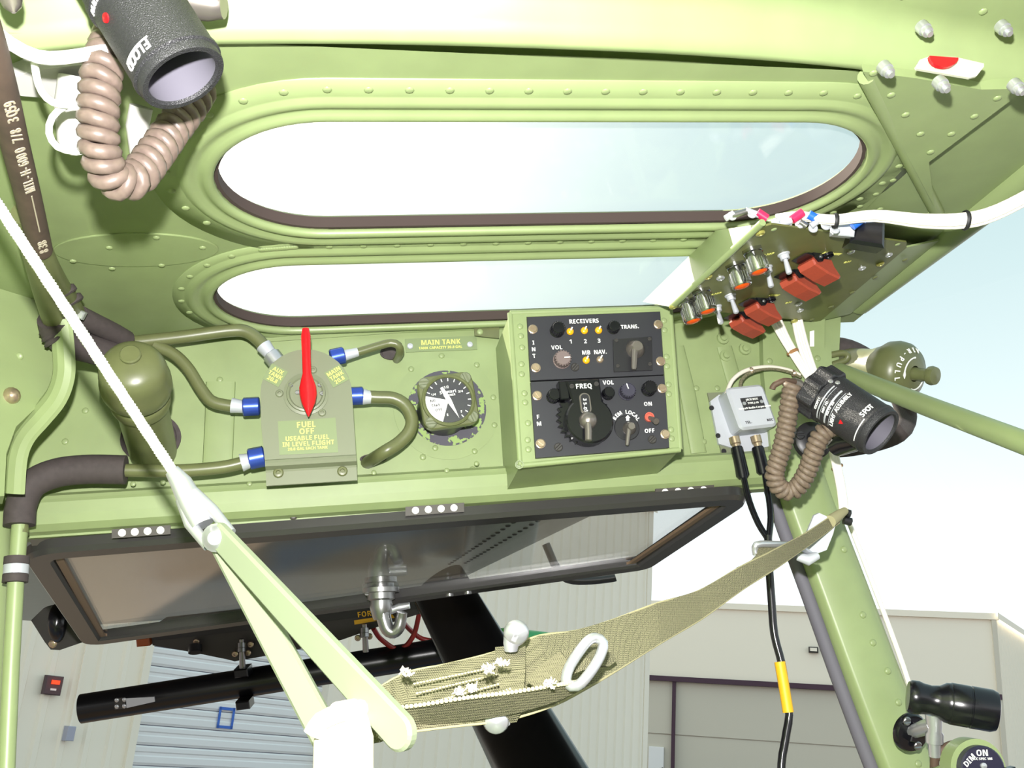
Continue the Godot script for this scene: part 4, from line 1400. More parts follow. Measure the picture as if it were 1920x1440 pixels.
# ---------------------------------------------------------------- overhead switch panel
var SP = []      # panel corners: near aft, near forward, far forward, far aft
var SPN = Vector3.DOWN
func sp(px, py, lift := 0.0) -> Vector3:
	return onp(px, py, SP[0], SPN) + SPN * lift
func switches():
	var a = ony(1430, 419, 0.395); var b = ony(1712, 456, 0.432); var c = ony(1536, 604, 0.432); var d = ony(1260, 576, 0.395)
	SPN = (b - a).cross(d - a).normalized()
	if SPN.y > 0: SPN = -SPN
	c = onp(1536, 604, a, SPN)
	d = onp(1260, 576, a, SPN)
	b = onp(1712, 456, a, SPN)
	SP = [a, b, c, d]
	var t = thing("switch_panel", "olive overhead switch panel with amber pilot lamps and red guarded switches", "switch panel", at((a + c) / 2))
	var st = tool()
	var near = [a + (b - a) * 0.02 + (d - a) * 0.03, a + (b - a) * 0.05, b + (a - b) * 0.05, b + (d - a) * 0.06, c, d]
	slab(st, [d, near[0], near[1], near[2], near[3], c], -SPN * 0.002)
	obj("panel_plate", st, m.panel_olive, t)
	# aft side sheet up to the ceiling
	st = tool()
	var top0 = Vector3(a.x + 0.004, YC - 0.006, a.z - 0.11); var top1 = Vector3(d.x + 0.004, YC - 0.006, d.z - 0.10)
	slab(st, [a, d, top1, top0], Vector3(0.002, 0, 0))
	obj("side_sheet", st, m.green, t)
	st = tool()
	tube(st, [a + Vector3(0, 0.001, 0), d + Vector3(0, 0.001, 0)], 0.0034, 10)
	obj("rolled_edge", st, m.green, t)
	# forward flange, riveted to the windscreen bow
	st = tool()
	slab(st, [b - SPN * 0.001 + Vector3(0.0, 0, -0.012), c - SPN * 0.001, c + Vector3(0.042, 0.008, 0.004), b + Vector3(0.045, 0.012, -0.02)], -SPN * 0.002)
	obj("forward_flange", st, m.green, t)
	var pr = []
	for q in [[1697, 487], [1641, 520], [1598, 548], [1558, 575], [1522, 599]]: pr.append(sp(q[0], q[1], 0.0))
	for q in [[1425, 436], [1327, 518], [1262, 574], [1489, 601], [1650, 494]]: put("panel_screw", screw_mesh(0.0046, false), mat("brass_olive", c8(170, 166, 90), 0.35, 0.5), t, facing(sp(q[0], q[1]), SPN))
	rivets(t, pr, SPN, 0.0036, m.olive)
	for q in [[1451, 430], [1683, 458]]: rivets(t, [sp(q[0], q[1])], SPN, 0.003)
	for q in [[1351, 521], [1595, 471], [1666, 477], [1616, 502], [1497, 569], [1500, 581], [1350, 520]]: put("screw", screw_mesh(0.0042, false), m.alu, t, facing(sp(q[0], q[1]), SPN))
	# pilot lamps: hexagonal base, knurled barrel, amber lens
	var off = Vector3(0.0, 0.0, 0.0)
	for q in [[1410, 468, 1411, 512], [1378, 496, 1380, 536], [1315, 545, 1317, 582], [1288, 564, 1290, 602]]:
		var p = sp(q[0], q[1])
		var tip = onp(q[2], q[3], p + SPN * 0.026, SPN)
		var ax = SPN
		var f = L(facing(p, ax, Vector3.RIGHT))
		var fb = f
		var lp = tool()
		lathe(lp, [Vector2(0.0105, 0), Vector2(0.0105, 0.0035), Vector2(0.0095, 0.004)], f, 6, 5)
		lathe(lp, [Vector2(0.0082, 0.004), Vector2(0.0082, 0.009)], f, 20)
		var body = obj("pilot_lamp", lp, m.chrome, t, "chromed pilot lamp")
		lp = tool()
		lathe(lp, [Vector2(0.0086, 0.009), Vector2(0.0098, 0.0095), Vector2(0.0098, 0.0225), Vector2(0.0088, 0.0235), Vector2(0.0084, 0.0215)], f, 24)
		for i in 24:
			var an = TAU * i / 24
			box(lp, Vector3(0.0009, 0.0012, 0.010), f * Transform3D(Basis(Vector3.BACK, an), Vector3(cos(an) * 0.0098, sin(an) * 0.0098, 0.0150)))
		obj("knurled_barrel", lp, m.chrome, body)
		lp = tool()
		lathe(lp, [Vector2(0.0084, 0.0215), Vector2(0.0066, 0.0240), Vector2(0.0030, 0.0252), Vector2(0, 0.0254)], f, 20, 60)
		obj("amber_lens", lp, m.amber, body, "amber lens")
	# bare toggles
	for q in [[1469, 476, 1480, 513], [1437, 501, 1446, 538], [1369, 553, 1381, 587], [1343, 575, 1352, 606]]:
		var p = sp(q[0], q[1])
		var lp = tool()
		lathe(lp, [Vector2(0.0062, 0), Vector2(0.0062, 0.0014), Vector2(0.005, 0.002), Vector2(0.0046, 0.006), Vector2(0.003, 0.0062)], L(facing(p, SPN)), 14)
		var o = obj("toggle_switch", lp, m.alu_soft, t)
		lp = tool()
		var tip = onp(q[2], q[3], p + SPN * 0.022, SPN)
		tube(lp, [p + SPN * 0.004, p.lerp(tip, 0.5) + SPN * 0.002, p.lerp(tip, 0.95), tip], [0.0019, 0.0026, 0.0031, 0.0022], 12)
		obj("bat_lever", lp, m.alu_soft, o)
	# red guards over the other switches
	for q in [[1524, 476, 1.0], [1489, 507, 1.0], [1419, 560, 0.97], [1390, 586, 0.95]]: guard(t, q)
	# yellow legends
	for q in [["LAMP", 1438, 477, 0.6], ["LAMP", 1340, 551, 0.6], ["DOME-INST", 1560, 475, 0.0], ["PITOT", 1452, 553, 0.0], ["ON", 1588, 491, 0.5], ["ON", 1478, 567, 0.5]]:
		var f = facing(sp(q[1], q[2], 0.0004), SPN, (b - a))
		words(t, q[0], 0.0040, f * Transform3D(Basis(Vector3.BACK, q[3]), Vector3.ZERO), m.ink_yellow)
	wiring(a, b)
func guard(t, q):
	# hinged switch guard: thin black bracket on the panel, red wedge cover, pivot and pointed stop
	var side = (SP[1] - SP[0]).normalized()
	side = (side - SPN * side.dot(SPN)).normalized()
	var back = SPN.cross(side).normalized()
	if back.z > 0: back = -back
	var k: float = q[2]
	var p: Vector3 = sp(q[0], q[1])
	var fr = Transform3D(Basis(side, SPN, -back), p)       # x along the panel, y out of it, z towards the lens
	var st = tool()
	prism(st, [Vector2(-0.016, 0.001) * k, Vector2(-0.006, -0.0005) * k, Vector2(0.030, -0.0005) * k, Vector2(0.030, 0.003) * k, Vector2(-0.004, 0.0035) * k], -0.016 * k, 0.002 * k, L(fr))
	prism(st, [Vector2(-0.004, 0.0), Vector2(0.014, 0.0), Vector2(0.012, 0.006) * k, Vector2(0.008, 0.009) * k, Vector2(0.003, 0.009) * k], 0.0004 * k, 0.003 * k, L(fr))
	lathe(st, [Vector2(0.006, 0.001), Vector2(0.006, 0.004)], L(facing(p + side * 0.019 * k - back * 0.004, SPN)), 14)
	var o = obj("guarded_switch", st, m.gloss_black, t, "black hinge bracket with red guard")
	st = tool()
	var pf = []
	for v in [Vector2(0.000, 0.003), Vector2(0.031, 0.004), Vector2(0.0315, 0.012), Vector2(0.0375, 0.0235), Vector2(0.033, 0.0255), Vector2(0.016, 0.0205), Vector2(-0.002, 0.012), Vector2(-0.0035, 0.006)]: pf.append(v * k)
	prism(st, pf, -0.019 * k, 0.0005 * k, L(fr), 0.0016)
	obj("red_guard", st, m.guard_red, o, "brick red flip-up guard")
	put("pivot", screw_mesh(0.0020, false), m.steel, o, facing(p + side * 0.007 * k + SPN * 0.004 * k - back * 0.003 * k, -back, side))
func wiring(a: Vector3, b: Vector3):
	# loom that leaves over the near edge of the panel and runs forward
	var t = thing("wire_loom", "bundle of white wires tied behind the switch panel and running forward", "wires", at(sp(1660, 410)))
	var base = [[1456, 420, 0.985], [1500, 405, 0.965], [1560, 412, 0.95], [1640, 404, 0.94], [1730, 413, 0.935], [1810, 412, 0.93], [1870, 396, 0.92], [1960, 350, 0.90]]
	for k in 5:
		var p = []
		for i in base.size():
			var w = 0.55 + 0.5 * smoothstep(2.0, 5.0, i)
			p.append(dep(base[i][0], base[i][1] + [-7, -3, 1, 5, 9][k] * w * 1.3 + ([-10, -4, 0, 3, 6][k] * (1.0 if i == 0 else 0.0)), base[i][2] + [0.0, -0.003, -0.004, -0.003, 0.0][k]))
		var st = tool()
		tube(st, curve(p, 0.012), 0.0022, 8)
		obj("white_wire", st, m.wire_white, t)
	for q in [[1566, 414, 0.948, 0.0065], [1810, 413, 0.928, 0.0085]]:
		var st = tool()
		lathe(st, [Vector2(q[3], -0.002), Vector2(q[3] * 1.1, 0), Vector2(q[3], 0.002)], L(facing(dep(q[0], q[1], q[2]), camdir(1, 0.05, 0), Vector3.UP)), 14)
		obj("cable_tie", st, m.ink_black, t, "black cable tie")
	# terminals with coloured sleeves
	for q in [[1372, 404, 1400, 396, "steel"], [1398, 394, 1425, 404, "alu_soft"], [1420, 398, 1438, 410, "pink"], [1485, 412, 1505, 398, "pink"], [1516, 402, 1535, 412, "blue_tag"], [1622, 410, 1642, 408, "blue_tag"], [1598, 424, 1614, 412, "blue_tag"], [1462, 420, 1484, 414, "alu_soft"], [1520, 424, 1534, 414, "alu_soft"], [1360, 410, 1376, 400, "alu_soft"], [1500, 416, 1512, 424, "steel"]]:
		var st = tool()
		tube(st, [dep(q[0], q[1], 0.955), dep(q[2], q[3], 0.955)], 0.0042 if q[4] in ["pink", "blue_tag"] else 0.0030, 10)
		obj("terminal_sleeve", st, m[q[4]], t, {"pink": "red sleeve", "blue_tag": "blue sleeve"}.get(q[4], ""))
	for q in [[1455, 418], [1476, 424], [1499, 421], [1524, 429], [1548, 424], [1565, 431], [1372, 406], [1410, 402]]:
		put("terminal_screw", screw_mesh(0.0045, true), m.alu_soft, t, facing(dep(q[0], q[1], 0.957), camdir(0.1, -0.5, 1)))
	# black circuit breaker standing behind the panel's edge
	var br = thing("circuit_breaker", "black rounded relay block standing behind the switch panel's edge", "relay", at(dep(1626, 432, 0.975)))
	var st = tool()
	var f = L(facing(dep(1627, 432, 0.975), camdir(0, -0.1, 1), camdir(1, 0.1, 0)))
	prism(st, [Vector2(-0.017, -0.014), Vector2(0.016, -0.016), Vector2(0.015, 0.010), Vector2(0.008, 0.012), Vector2(-0.004, 0.011), Vector2(-0.012, 0.006)], -0.02, 0.004, f, 0.003)
	obj("case", st, m.gloss_black, br)
	st = tool()
	box(st, Vector3(0.02, 0.014, 0.012), L(facing(dep(1580, 430, 0.975), camdir(0, 0, 1), camdir(1, 0.1, 0))), 0.001)
	obj("terminal_block", st, m.alu_soft, br)

# ---------------------------------------------------------------- forward door post and what hangs on it
func forward_post():
	var zp = ZW + 0.012
	var t = thing("door_post", "pale green forward door post with rounded edge, rivets and a rubber seal", "post", at(onz(1560, 900, zp)), "", "structure")
	var st = tool()
	slab(st, [onz(1428, 560, zp), onz(1548, 560, zp), onz(1546, 652, zp), onz(1559, 653, zp), onz(1562, 780, zp), onz(1568, 900, zp), onz(1590, 960, zp), onz(1500, 960, zp), onz(1452, 905, zp), onz(1432, 700, zp)], Vector3(0, 0, -0.012))
	obj("gusset_plate", st, m.green, t)
	# pressed post, rounded in section
	st = tool()
	var pth = pts_z([[1500, 860], [1526, 940], [1552, 1010], [1590, 1110], [1640, 1245], [1690, 1375], [1740, 1500], [1920, 1950]], zp - 0.004)
	pth = curve(pth, 0.03)
	sweep(st, pth, [Vector2(-0.036, -0.03), Vector2(-0.036, 0.006), Vector2(-0.031, 0.009), Vector2(0.0, 0.010), Vector2(0.010, 0.0095), Vector2(0.020, 0.006), Vector2(0.027, 0.0), Vector2(0.031, -0.010), Vector2(0.032, -0.03)], [Vector3.BACK], false, true)
	obj("pressed_post", st, m.green, t)
	st = tool()
	var seal = []
	for p in pth: seal.append(p + Vector3(-0.039, -0.006, -0.018))
	tube(st, seal, 0.0085, 12)
	obj("rubber_seal", st, m.seal, t, "grey rubber door seal")
	var pr = []
	for q in [[1443, 677], [1533, 672], [1538, 693], [1468, 837], [1541, 888], [1553, 934]]: pr.append(onz(q[0], q[1], zp))
	for q in [[1583, 1030], [1618, 1153], [1637, 1205], [1665, 1258], [1685, 1317], [1722, 1432]]: pr.append(onz(q[0], q[1], zp + 0.006))
	rivets(t, pr, Vector3.BACK, 0.0042)
	st = tool()
	slab(st, [onz(1518, 622, zp + 0.001), onz(1526, 620, zp + 0.001), onz(1526, 650, zp + 0.001), onz(1518, 650, zp + 0.001)], Vector3(0, 0, 0.001))
	obj("paper_slip", st, m.white, t)
	# diagonal brace tube across the windscreen
	var b = thing("brace_tube", "pale green diagonal brace tube crossing the windscreen", "tube", at(dep(1575, 695, 1.30)))
	st = tool()
	tube(st, [dep(1556, 690, 1.32), dep(1740, 762, 1.12), dep(1960, 845, 0.92), dep(1960, 845, 0.92) + (dep(1960, 845, 0.92) - dep(1740, 762, 1.12)) * 3.0], 0.0112, 18)
	obj("tube", st, m.green, b)
	# windscreen
	var ws = thing("window_3", "curved clear windscreen forward of the door post", "windscreen", at(Vector3(0.85, 0.1, -0.6)), "", "structure")
	st = tool()
	var rows = []
	for i in 7:
		var y = lerpf(YC + 0.02, -0.35, i / 6.0)
		var rowp = []
		for k in 13:
			var a = lerpf(-0.15, 1.45, k / 12.0)
			var c = Vector3(0.70 + (YC - y) * 0.55, y, -0.62)
			rowp.append([FI * (c + Vector3(sin(a) * 0.30, 0, -cos(a) * 0.57)), Vector3(sin(a), 0, -cos(a)).normalized()])
		rows.append(rowp)
	for i in 6:
		for k in 12:
			var A = rows[i][k]; var B = rows[i][k + 1]; var C = rows[i + 1][k + 1]; var D = rows[i + 1][k]
			tri(st, A[0], B[0], C[0], -A[1], -B[1], -C[1])
			tri(st, A[0], C[0], D[0], -A[1], -C[1], -D[1])
	obj("glass_pane", st, m.pane, ws)
	# black rubber tube arching behind the brace, and a green grab loop
	var rt = thing("vent_hose", "black rubber hose arching behind the air vent on the windscreen post", "hose", at(dep(1610, 670, 1.36)))
	st = tool()
	tube(st, curve(pts_d([[1540, 648, 1.36], [1590, 655, 1.36], [1635, 680, 1.36], [1672, 715, 1.36], [1695, 760, 1.36], [1698, 790, 1.36], [1682, 812, 1.36], [1640, 828, 1.36], [1585, 838, 1.36], [1540, 838, 1.36]]), 0.01), 0.0135, 14)
	obj("hose", st, m.rubber, rt)
	var gl = thing("tube_elbow", "bent olive tube end beside the door post top", "tube", at(dep(1570, 668, 1.30)))
	st = tool()
	tube(st, curve(pts_d([[1556, 666, 1.30], [1578, 662, 1.30], [1589, 665, 1.30], [1586, 675, 1.30], [1560, 684, 1.30]]), 0.004), 0.0042, 12)
	obj("bent_tube", st, m.olive, gl)
	# air vent
	var va = camdir(0.56, 0.10, 0.82)
	var vp = dep(1706, 700, 1.28)
	var v = thing("air_vent", "olive domed pull-out air vent lettered AIR-PULL with a knob", "air vent", Transform3D(facing(vp, va, camdir(1, 0, -1)).basis.scaled(Vector3.ONE * 1.24), vp))
	st = tool()
	lathe(st, [Vector2(0.020, -0.075), Vector2(0.021, -0.045), Vector2(0.026, -0.030), Vector2(0.0305, -0.022), Vector2(0.0315, -0.014), Vector2(0.030, -0.006), Vector2(0.025, 0.001), Vector2(0.016, 0.0045), Vector2(0.008, 0.0055)], Transform3D(), 36)
	obj("body", st, m.olive, v)
	st = tool()
	lathe(st, [Vector2(0.0066, 0.003), Vector2(0.0062, 0.020), Vector2(0.0088, 0.0215), Vector2(0.0096, 0.0245), Vector2(0.0086, 0.0285), Vector2(0, 0.0295)], Transform3D(), 20)
	obj("pull_knob", st, m.olive, v)
	var s = "AIR-PULL"
	FI = Transform3D()
	for i in s.length():
		var a = deg_to_rad(75.0 + i * 17.0)
		var nn = Vector3(cos(a) * 0.55, sin(a) * 0.55, 0.83)
		words(v, s[i], 0.0052, Transform3D(Basis(Vector3(-sin(a), cos(a), 0), nn.cross(Vector3(-sin(a), cos(a), 0)), nn), Vector3(cos(a) * 0.0235, sin(a) * 0.0235, 0.0022)), m.ink_white)
	for k in 2:
		st = tool()
		var arc = []
		for i in 9:
			var a = deg_to_rad(95.0 + k * 165.0 + i * 13.0)
			arc.append(Vector3(cos(a) * 0.0160, sin(a) * 0.0160, 0.0052))
		tube(st, arc, [0.0012, 0.0008, 0.0008, 0.0008, 0.0008, 0.0008, 0.0008, 0.0016, 0.0003], 6)
		obj("arrow_mark", st, m.ink_white, v)
	jack_box()
	# wire bundle down the post
	var wb = thing("wire_bundle", "white wire bundle laced down the forward door post", "wires", at(onz(1500, 640, zp + 0.02)))
	var runs = [[[1445, 600], [1468, 640], [1500, 690], [1526, 730]], [[1486, 590], [1496, 640], [1514, 690], [1534, 735]], [[1494, 590], [1506, 640], [1522, 690], [1540, 735]], [[1456, 596], [1476, 640], [1506, 690], [1530, 732]]]
	for r in runs:
		for k in 2:
			var p = []
			for q in r: p.append(onz(q[0] + k * 5, q[1], zp + 0.02))
			for q in [[1542, 770], [1553, 815], [1566, 870], [1576, 920], [1580, 958]]: p.append(onz(q[0] + (r[0][0] - 1470) * 0.12 + k * 4, q[1], zp + 0.024))
			st = tool()
			tube(st, curve(p, 0.015), 0.0026, 7)
			obj("white_wire", st, m.wire_white, wb)
	for q in [[1536, 727, 0.009], [1570, 876, 0.0065], [1486, 660, 0.007]]:
		st = tool()
		lathe(st, [Vector2(q[2], -0.002), Vector2(q[2] * 1.12, 0), Vector2(q[2], 0.002)], L(facing(onz(q[0], q[1], zp + 0.018), Vector3(0.35, -1, 0), Vector3.RIGHT)), 12)
		obj("lacing", st, mat("lacing_tan", c8(150, 110, 70), 0.8), wb, "tan lacing cord")
	st = tool()
	var edge = []
	for q in [[1580, 950], [1602, 1005], [1652, 1135], [1694, 1250], [1708, 1296]]: edge.append(onz(q[0], q[1], zp - 0.004))
	tube(st, curve(edge, 0.03), 0.0030, 8)
	obj("white_wire", st, m.wire_white, wb)
	# thimble end of the small ground lead
	var gd = thing("ground_lead", "short ground lead with a red crimp sleeve hanging on the door post", "wire", at(onz(1492, 740, zp + 0.01)))
	st = tool()
	tube(st, [onz(1484, 716, zp + 0.02), onz(1496, 720, zp + 0.02), onz(1506, 726, zp + 0.02)], [0.0060, 0.0066, 0.0050], 12)
	obj("clamp", st, m.grey_metal, gd)
	put("screw", screw_mesh(0.006, true), m.alu, gd, facing(onz(1492, 738, zp + 0.018), Vector3.BACK))
	st = tool()
	tube(st, [onz(1496, 746, zp + 0.018), onz(1500, 752, zp + 0.018), onz(1506, 764, zp + 0.018)], [0.0018, 0.0046, 0.0044], 10)
	obj("crimp_sleeve", st, m.pink, gd, "red crimp sleeve")
func jack_box():
	var z = ZW + 0.034
	var t = thing("jack_box", "silver headset jack box with a black nameplate on the green wall", "jack box", at(onz(1390, 785, ZW)))
	var st = tool()
	slab(st, [wall(1325, 738), wall(1420, 733), wall(1450, 845), wall(1352, 853)], Vector3(0, 0, 0.003))
	obj("base_plate", st, m.valve_olive, t)
	st = tool()
	slab(st, [onz(1332, 752, ZW + 0.006), onz(1348, 740, ZW + 0.006), onz(1424, 738, ZW + 0.006), onz(1444, 836, ZW + 0.006), onz(1400, 848, ZW + 0.006), onz(1348, 832, ZW + 0.006)], Vector3(0, 0, -0.005))
	obj("flange", st, m.alu_soft, t)
	st = tool()
	var c = onz(1389, 779, ZW)
	var fr = L(facing(Vector3(c.x, c.y, ZW + 0.003), Vector3.BACK, Vector3(1, 0.06, 0)))
	fr.basis.y = fr.basis.y + fr.basis.x * -0.12
	prism(st, rect(0.0475, 0.053, 0.006), 0, 0.033, fr, 0.003)
	obj("housing", st, m.alu_soft, t)
	st = tool()
	box(st, Vector3(0.027, 0.0155, 0.0008), fr * at(Vector3(0.0025, 0.0035, 0.0334)))
	var np = obj("name_plate", st, m.ink_black, t, "black nameplate")
	var keep = FI
	FI = Transform3D()
	for q in [["JACK BOX", 0.0025, 0.0085, 0.0024], ["TYPE J-10", 0.0025, 0.0040, 0.0018], ["Aircraft Radio Corporation", 0.0025, -0.0016, 0.00115]]: words(np, q[0], q[3], fr * at(Vector3(q[1], q[2], 0.0340)), m.ink_white)
	for q in [["TEL.", -0.011, -0.0185, 0.0030], ["MIC", 0.016, -0.0185, 0.0030]]: words(t, q[0], q[3], fr * at(Vector3(q[1], q[2], 0.0332)), m.ink_black)
	for q in [-0.0085, 0.0135]:
		var o = obj("plate_screw", screw_mesh(0.0022, true), m.alu, np)
		o.transform = fr * at(Vector3(q, 0.0045, 0.0338))
	FI = keep
	for q in [[1334, 765], [1346, 817], [1357, 846]]: put("screw", screw_mesh(0.003, true), m.ink_black, t, facing(onz(q[0], q[1], ZW + 0.0062), Vector3.BACK))
	for q in [[1378, 824], [1418, 822]]:
		st = tool()
		lathe(st, [Vector2(0.0068, -0.004), Vector2(0.0068, 0.004), Vector2(0.0052, 0.005), Vector2(0.0052, 0.012), Vector2(0.004, 0.012)], L(facing(onz(q[0], q[1] + 2, ZW + 0.02), Vector3(0.06, -1, 0.05), Vector3.RIGHT)), 6, 5)
		obj("jack_socket", st, m.brass, t)
	# armoured leads arching to the post
	for k in 2:
		st = tool()
		var q = [[[1362, 738], [1374, 712], [1400, 694], [1440, 688], [1478, 694], [1500, 704]], [[1388, 736], [1390, 714], [1408, 698], [1444, 691], [1480, 697], [1502, 707]]][k]
		tube(st, curve(pts_z(q, ZW + 0.03), 0.006), 0.0026 if k == 0 else 0.0022, 8)
		obj("lead", st, m.canvas if k == 0 else m.webbing, t)
	for q in [[1408, 695], [1488, 700]]:
		st = tool()
		lathe(st, [Vector2(0.0036, -0.002), Vector2(0.0046, 0), Vector2(0.0036, 0.002)], L(facing(onz(q[0], q[1], ZW + 0.03), Vector3(1, 0.1, 0), Vector3.UP)), 10)
		obj("lacing", st, m.brass, t)
	# two plugs and the cord that joins below
	var hc = thing("headset_cord", "black headset cord from two jack plugs with a yellow marker sleeve", "cord", at(onz(1400, 860, ZW + 0.02)))
	for k in 2:
		var a = onz([1381, 1420][k], 838, ZW + 0.022); var b = onz([1394, 1432][k], [898, 890][k], ZW + 0.022)
		st = tool()
		tube(st, [a, a.lerp(b, 0.05), a.lerp(b, 0.9), b], [0.0062, 0.0072, 0.0080, 0.0050], 16)
		obj("jack_plug", st, m.gloss_black, hc, "black jack plug")
	var y0 = [1441, 1012, -1.08]
	for k in 2:
		st = tool()
		tube(st, curve(pts_z([[[1395, 898, -1.11], [1405, 940, -1.10], [1422, 982, -1.09], y0], [[1434, 890, -1.11], [1441, 930, -1.10], [1445, 970, -1.09], y0]][k], -1.1), 0.01), 0.0036, 10)
		obj("branch_cord", st, m.gloss_black, hc)
	st = tool()
	tube(st, curve(pts_z([[1440, 1004], [1442, 1060], [1447, 1130], [1452, 1190], [1466, 1245], [1474, 1300], [1480, 1340], [1472, 1390], [1464, 1470], [1466, 1800]], -1.08), 0.012), 0.0043, 10)
	obj("main_cord", st, m.gloss_black, hc)
	st = tool()
	tube(st, pts_z([[1462, 1241], [1468, 1275], [1478, 1336]], -1.08), 0.0058, 12)
	obj("marker_sleeve", st, m.yellow, hc, "yellow marker sleeve")
# ---------------------------------------------------------------- cockpit lamps
func lamp_head(t: Node3D, body_mat, scallop: bool, texts: Array):
	# barrel along +z, open mouth at z = 0, rear at z = -0.085
	FI = Transform3D()
	var r = 0.0265
	var st = tool()
	lathe(st, [Vector2(r, -0.066), Vector2(r, -0.010), Vector2(r + 0.0008, -0.0095), Vector2(r + 0.0008, -0.007), Vector2(r - 0.0006, -0.006), Vector2(r - 0.0006, -0.002), Vector2(r - 0.0012, 0), Vector2(r - 0.0044, 0), Vector2(r - 0.0056, -0.002)], Transform3D(), 44)
	obj("barrel", st, body_mat, t)
	st = tool()
	lathe(st, [Vector2(r - 0.0056, -0.002), Vector2(r - 0.0056, -0.050)], Transform3D(), 36)
	obj("liner", st, m.liner, t, "grey inner liner")
	st = tool()
	lathe(st, [Vector2(r - 0.0056, -0.050), Vector2(0.012, -0.055), Vector2(0, -0.056)], Transform3D(), 28, 60)
	obj("reflector", st, m.grey_metal, t)
	st = tool()
	if scallop:
		var o = []
		for i in 72:
			var a = TAU * i / 72
			o.append(Vector2.from_angle(a) * (r + 0.0012 + 0.0026 * maxf(-0.4, cos(a * 9))))
		prism(st, o, -0.086, -0.067, Transform3D(), 0.0015)
	else:
		lathe(st, [Vector2(0, -0.10), Vector2(r - 0.006, -0.10), Vector2(r, -0.094), Vector2(r, -0.068), Vector2(r + 0.0015, -0.067), Vector2(r + 0.0015, -0.062), Vector2(r, -0.061)], Transform3D(), 40)
	obj("rear_cap", st, m.crackle, t)
	for x in texts:   # [string, angle on the barrel, z, height, red]
		var a = deg_to_rad(x[1])
		var s: String = x[0]
		for i in s.length():
			if s[i] == " ": continue
			var turn = -1.0 if scallop else 1.0
			var aa = a + turn * (i - s.length() * 0.5) * x[3] * 0.72 / r
			var nn = Vector3(cos(aa), sin(aa), 0)
			var tx = Vector3(-sin(aa), cos(aa), 0) * turn
			words(t, s[i], x[3], Transform3D(Basis(tx, nn.cross(tx), nn), nn * (r + 0.0002) + Vector3(0, 0, x[2])), m.ink_white)
	return r
func stripe(t, r: float, z: float, w: float, a0: float, a1: float, mt, called := "printed_line"):
	var st = tool()
	var n = 20
	for i in n:
		var b0 = deg_to_rad(lerpf(a0, a1, float(i) / n)); var b1 = deg_to_rad(lerpf(a0, a1, float(i + 1) / n))
		var n0 = Vector3(cos(b0), sin(b0), 0); var n1 = Vector3(cos(b1), sin(b1), 0)
		tri(st, n0 * r + Vector3(0, 0, z), n1 * r + Vector3(0, 0, z), n1 * r + Vector3(0, 0, z + w), n0, n1, n1)
		tri(st, n0 * r + Vector3(0, 0, z), n1 * r + Vector3(0, 0, z + w), n0 * r + Vector3(0, 0, z + w), n0, n1, n0)
	obj(called, st, mt, t)
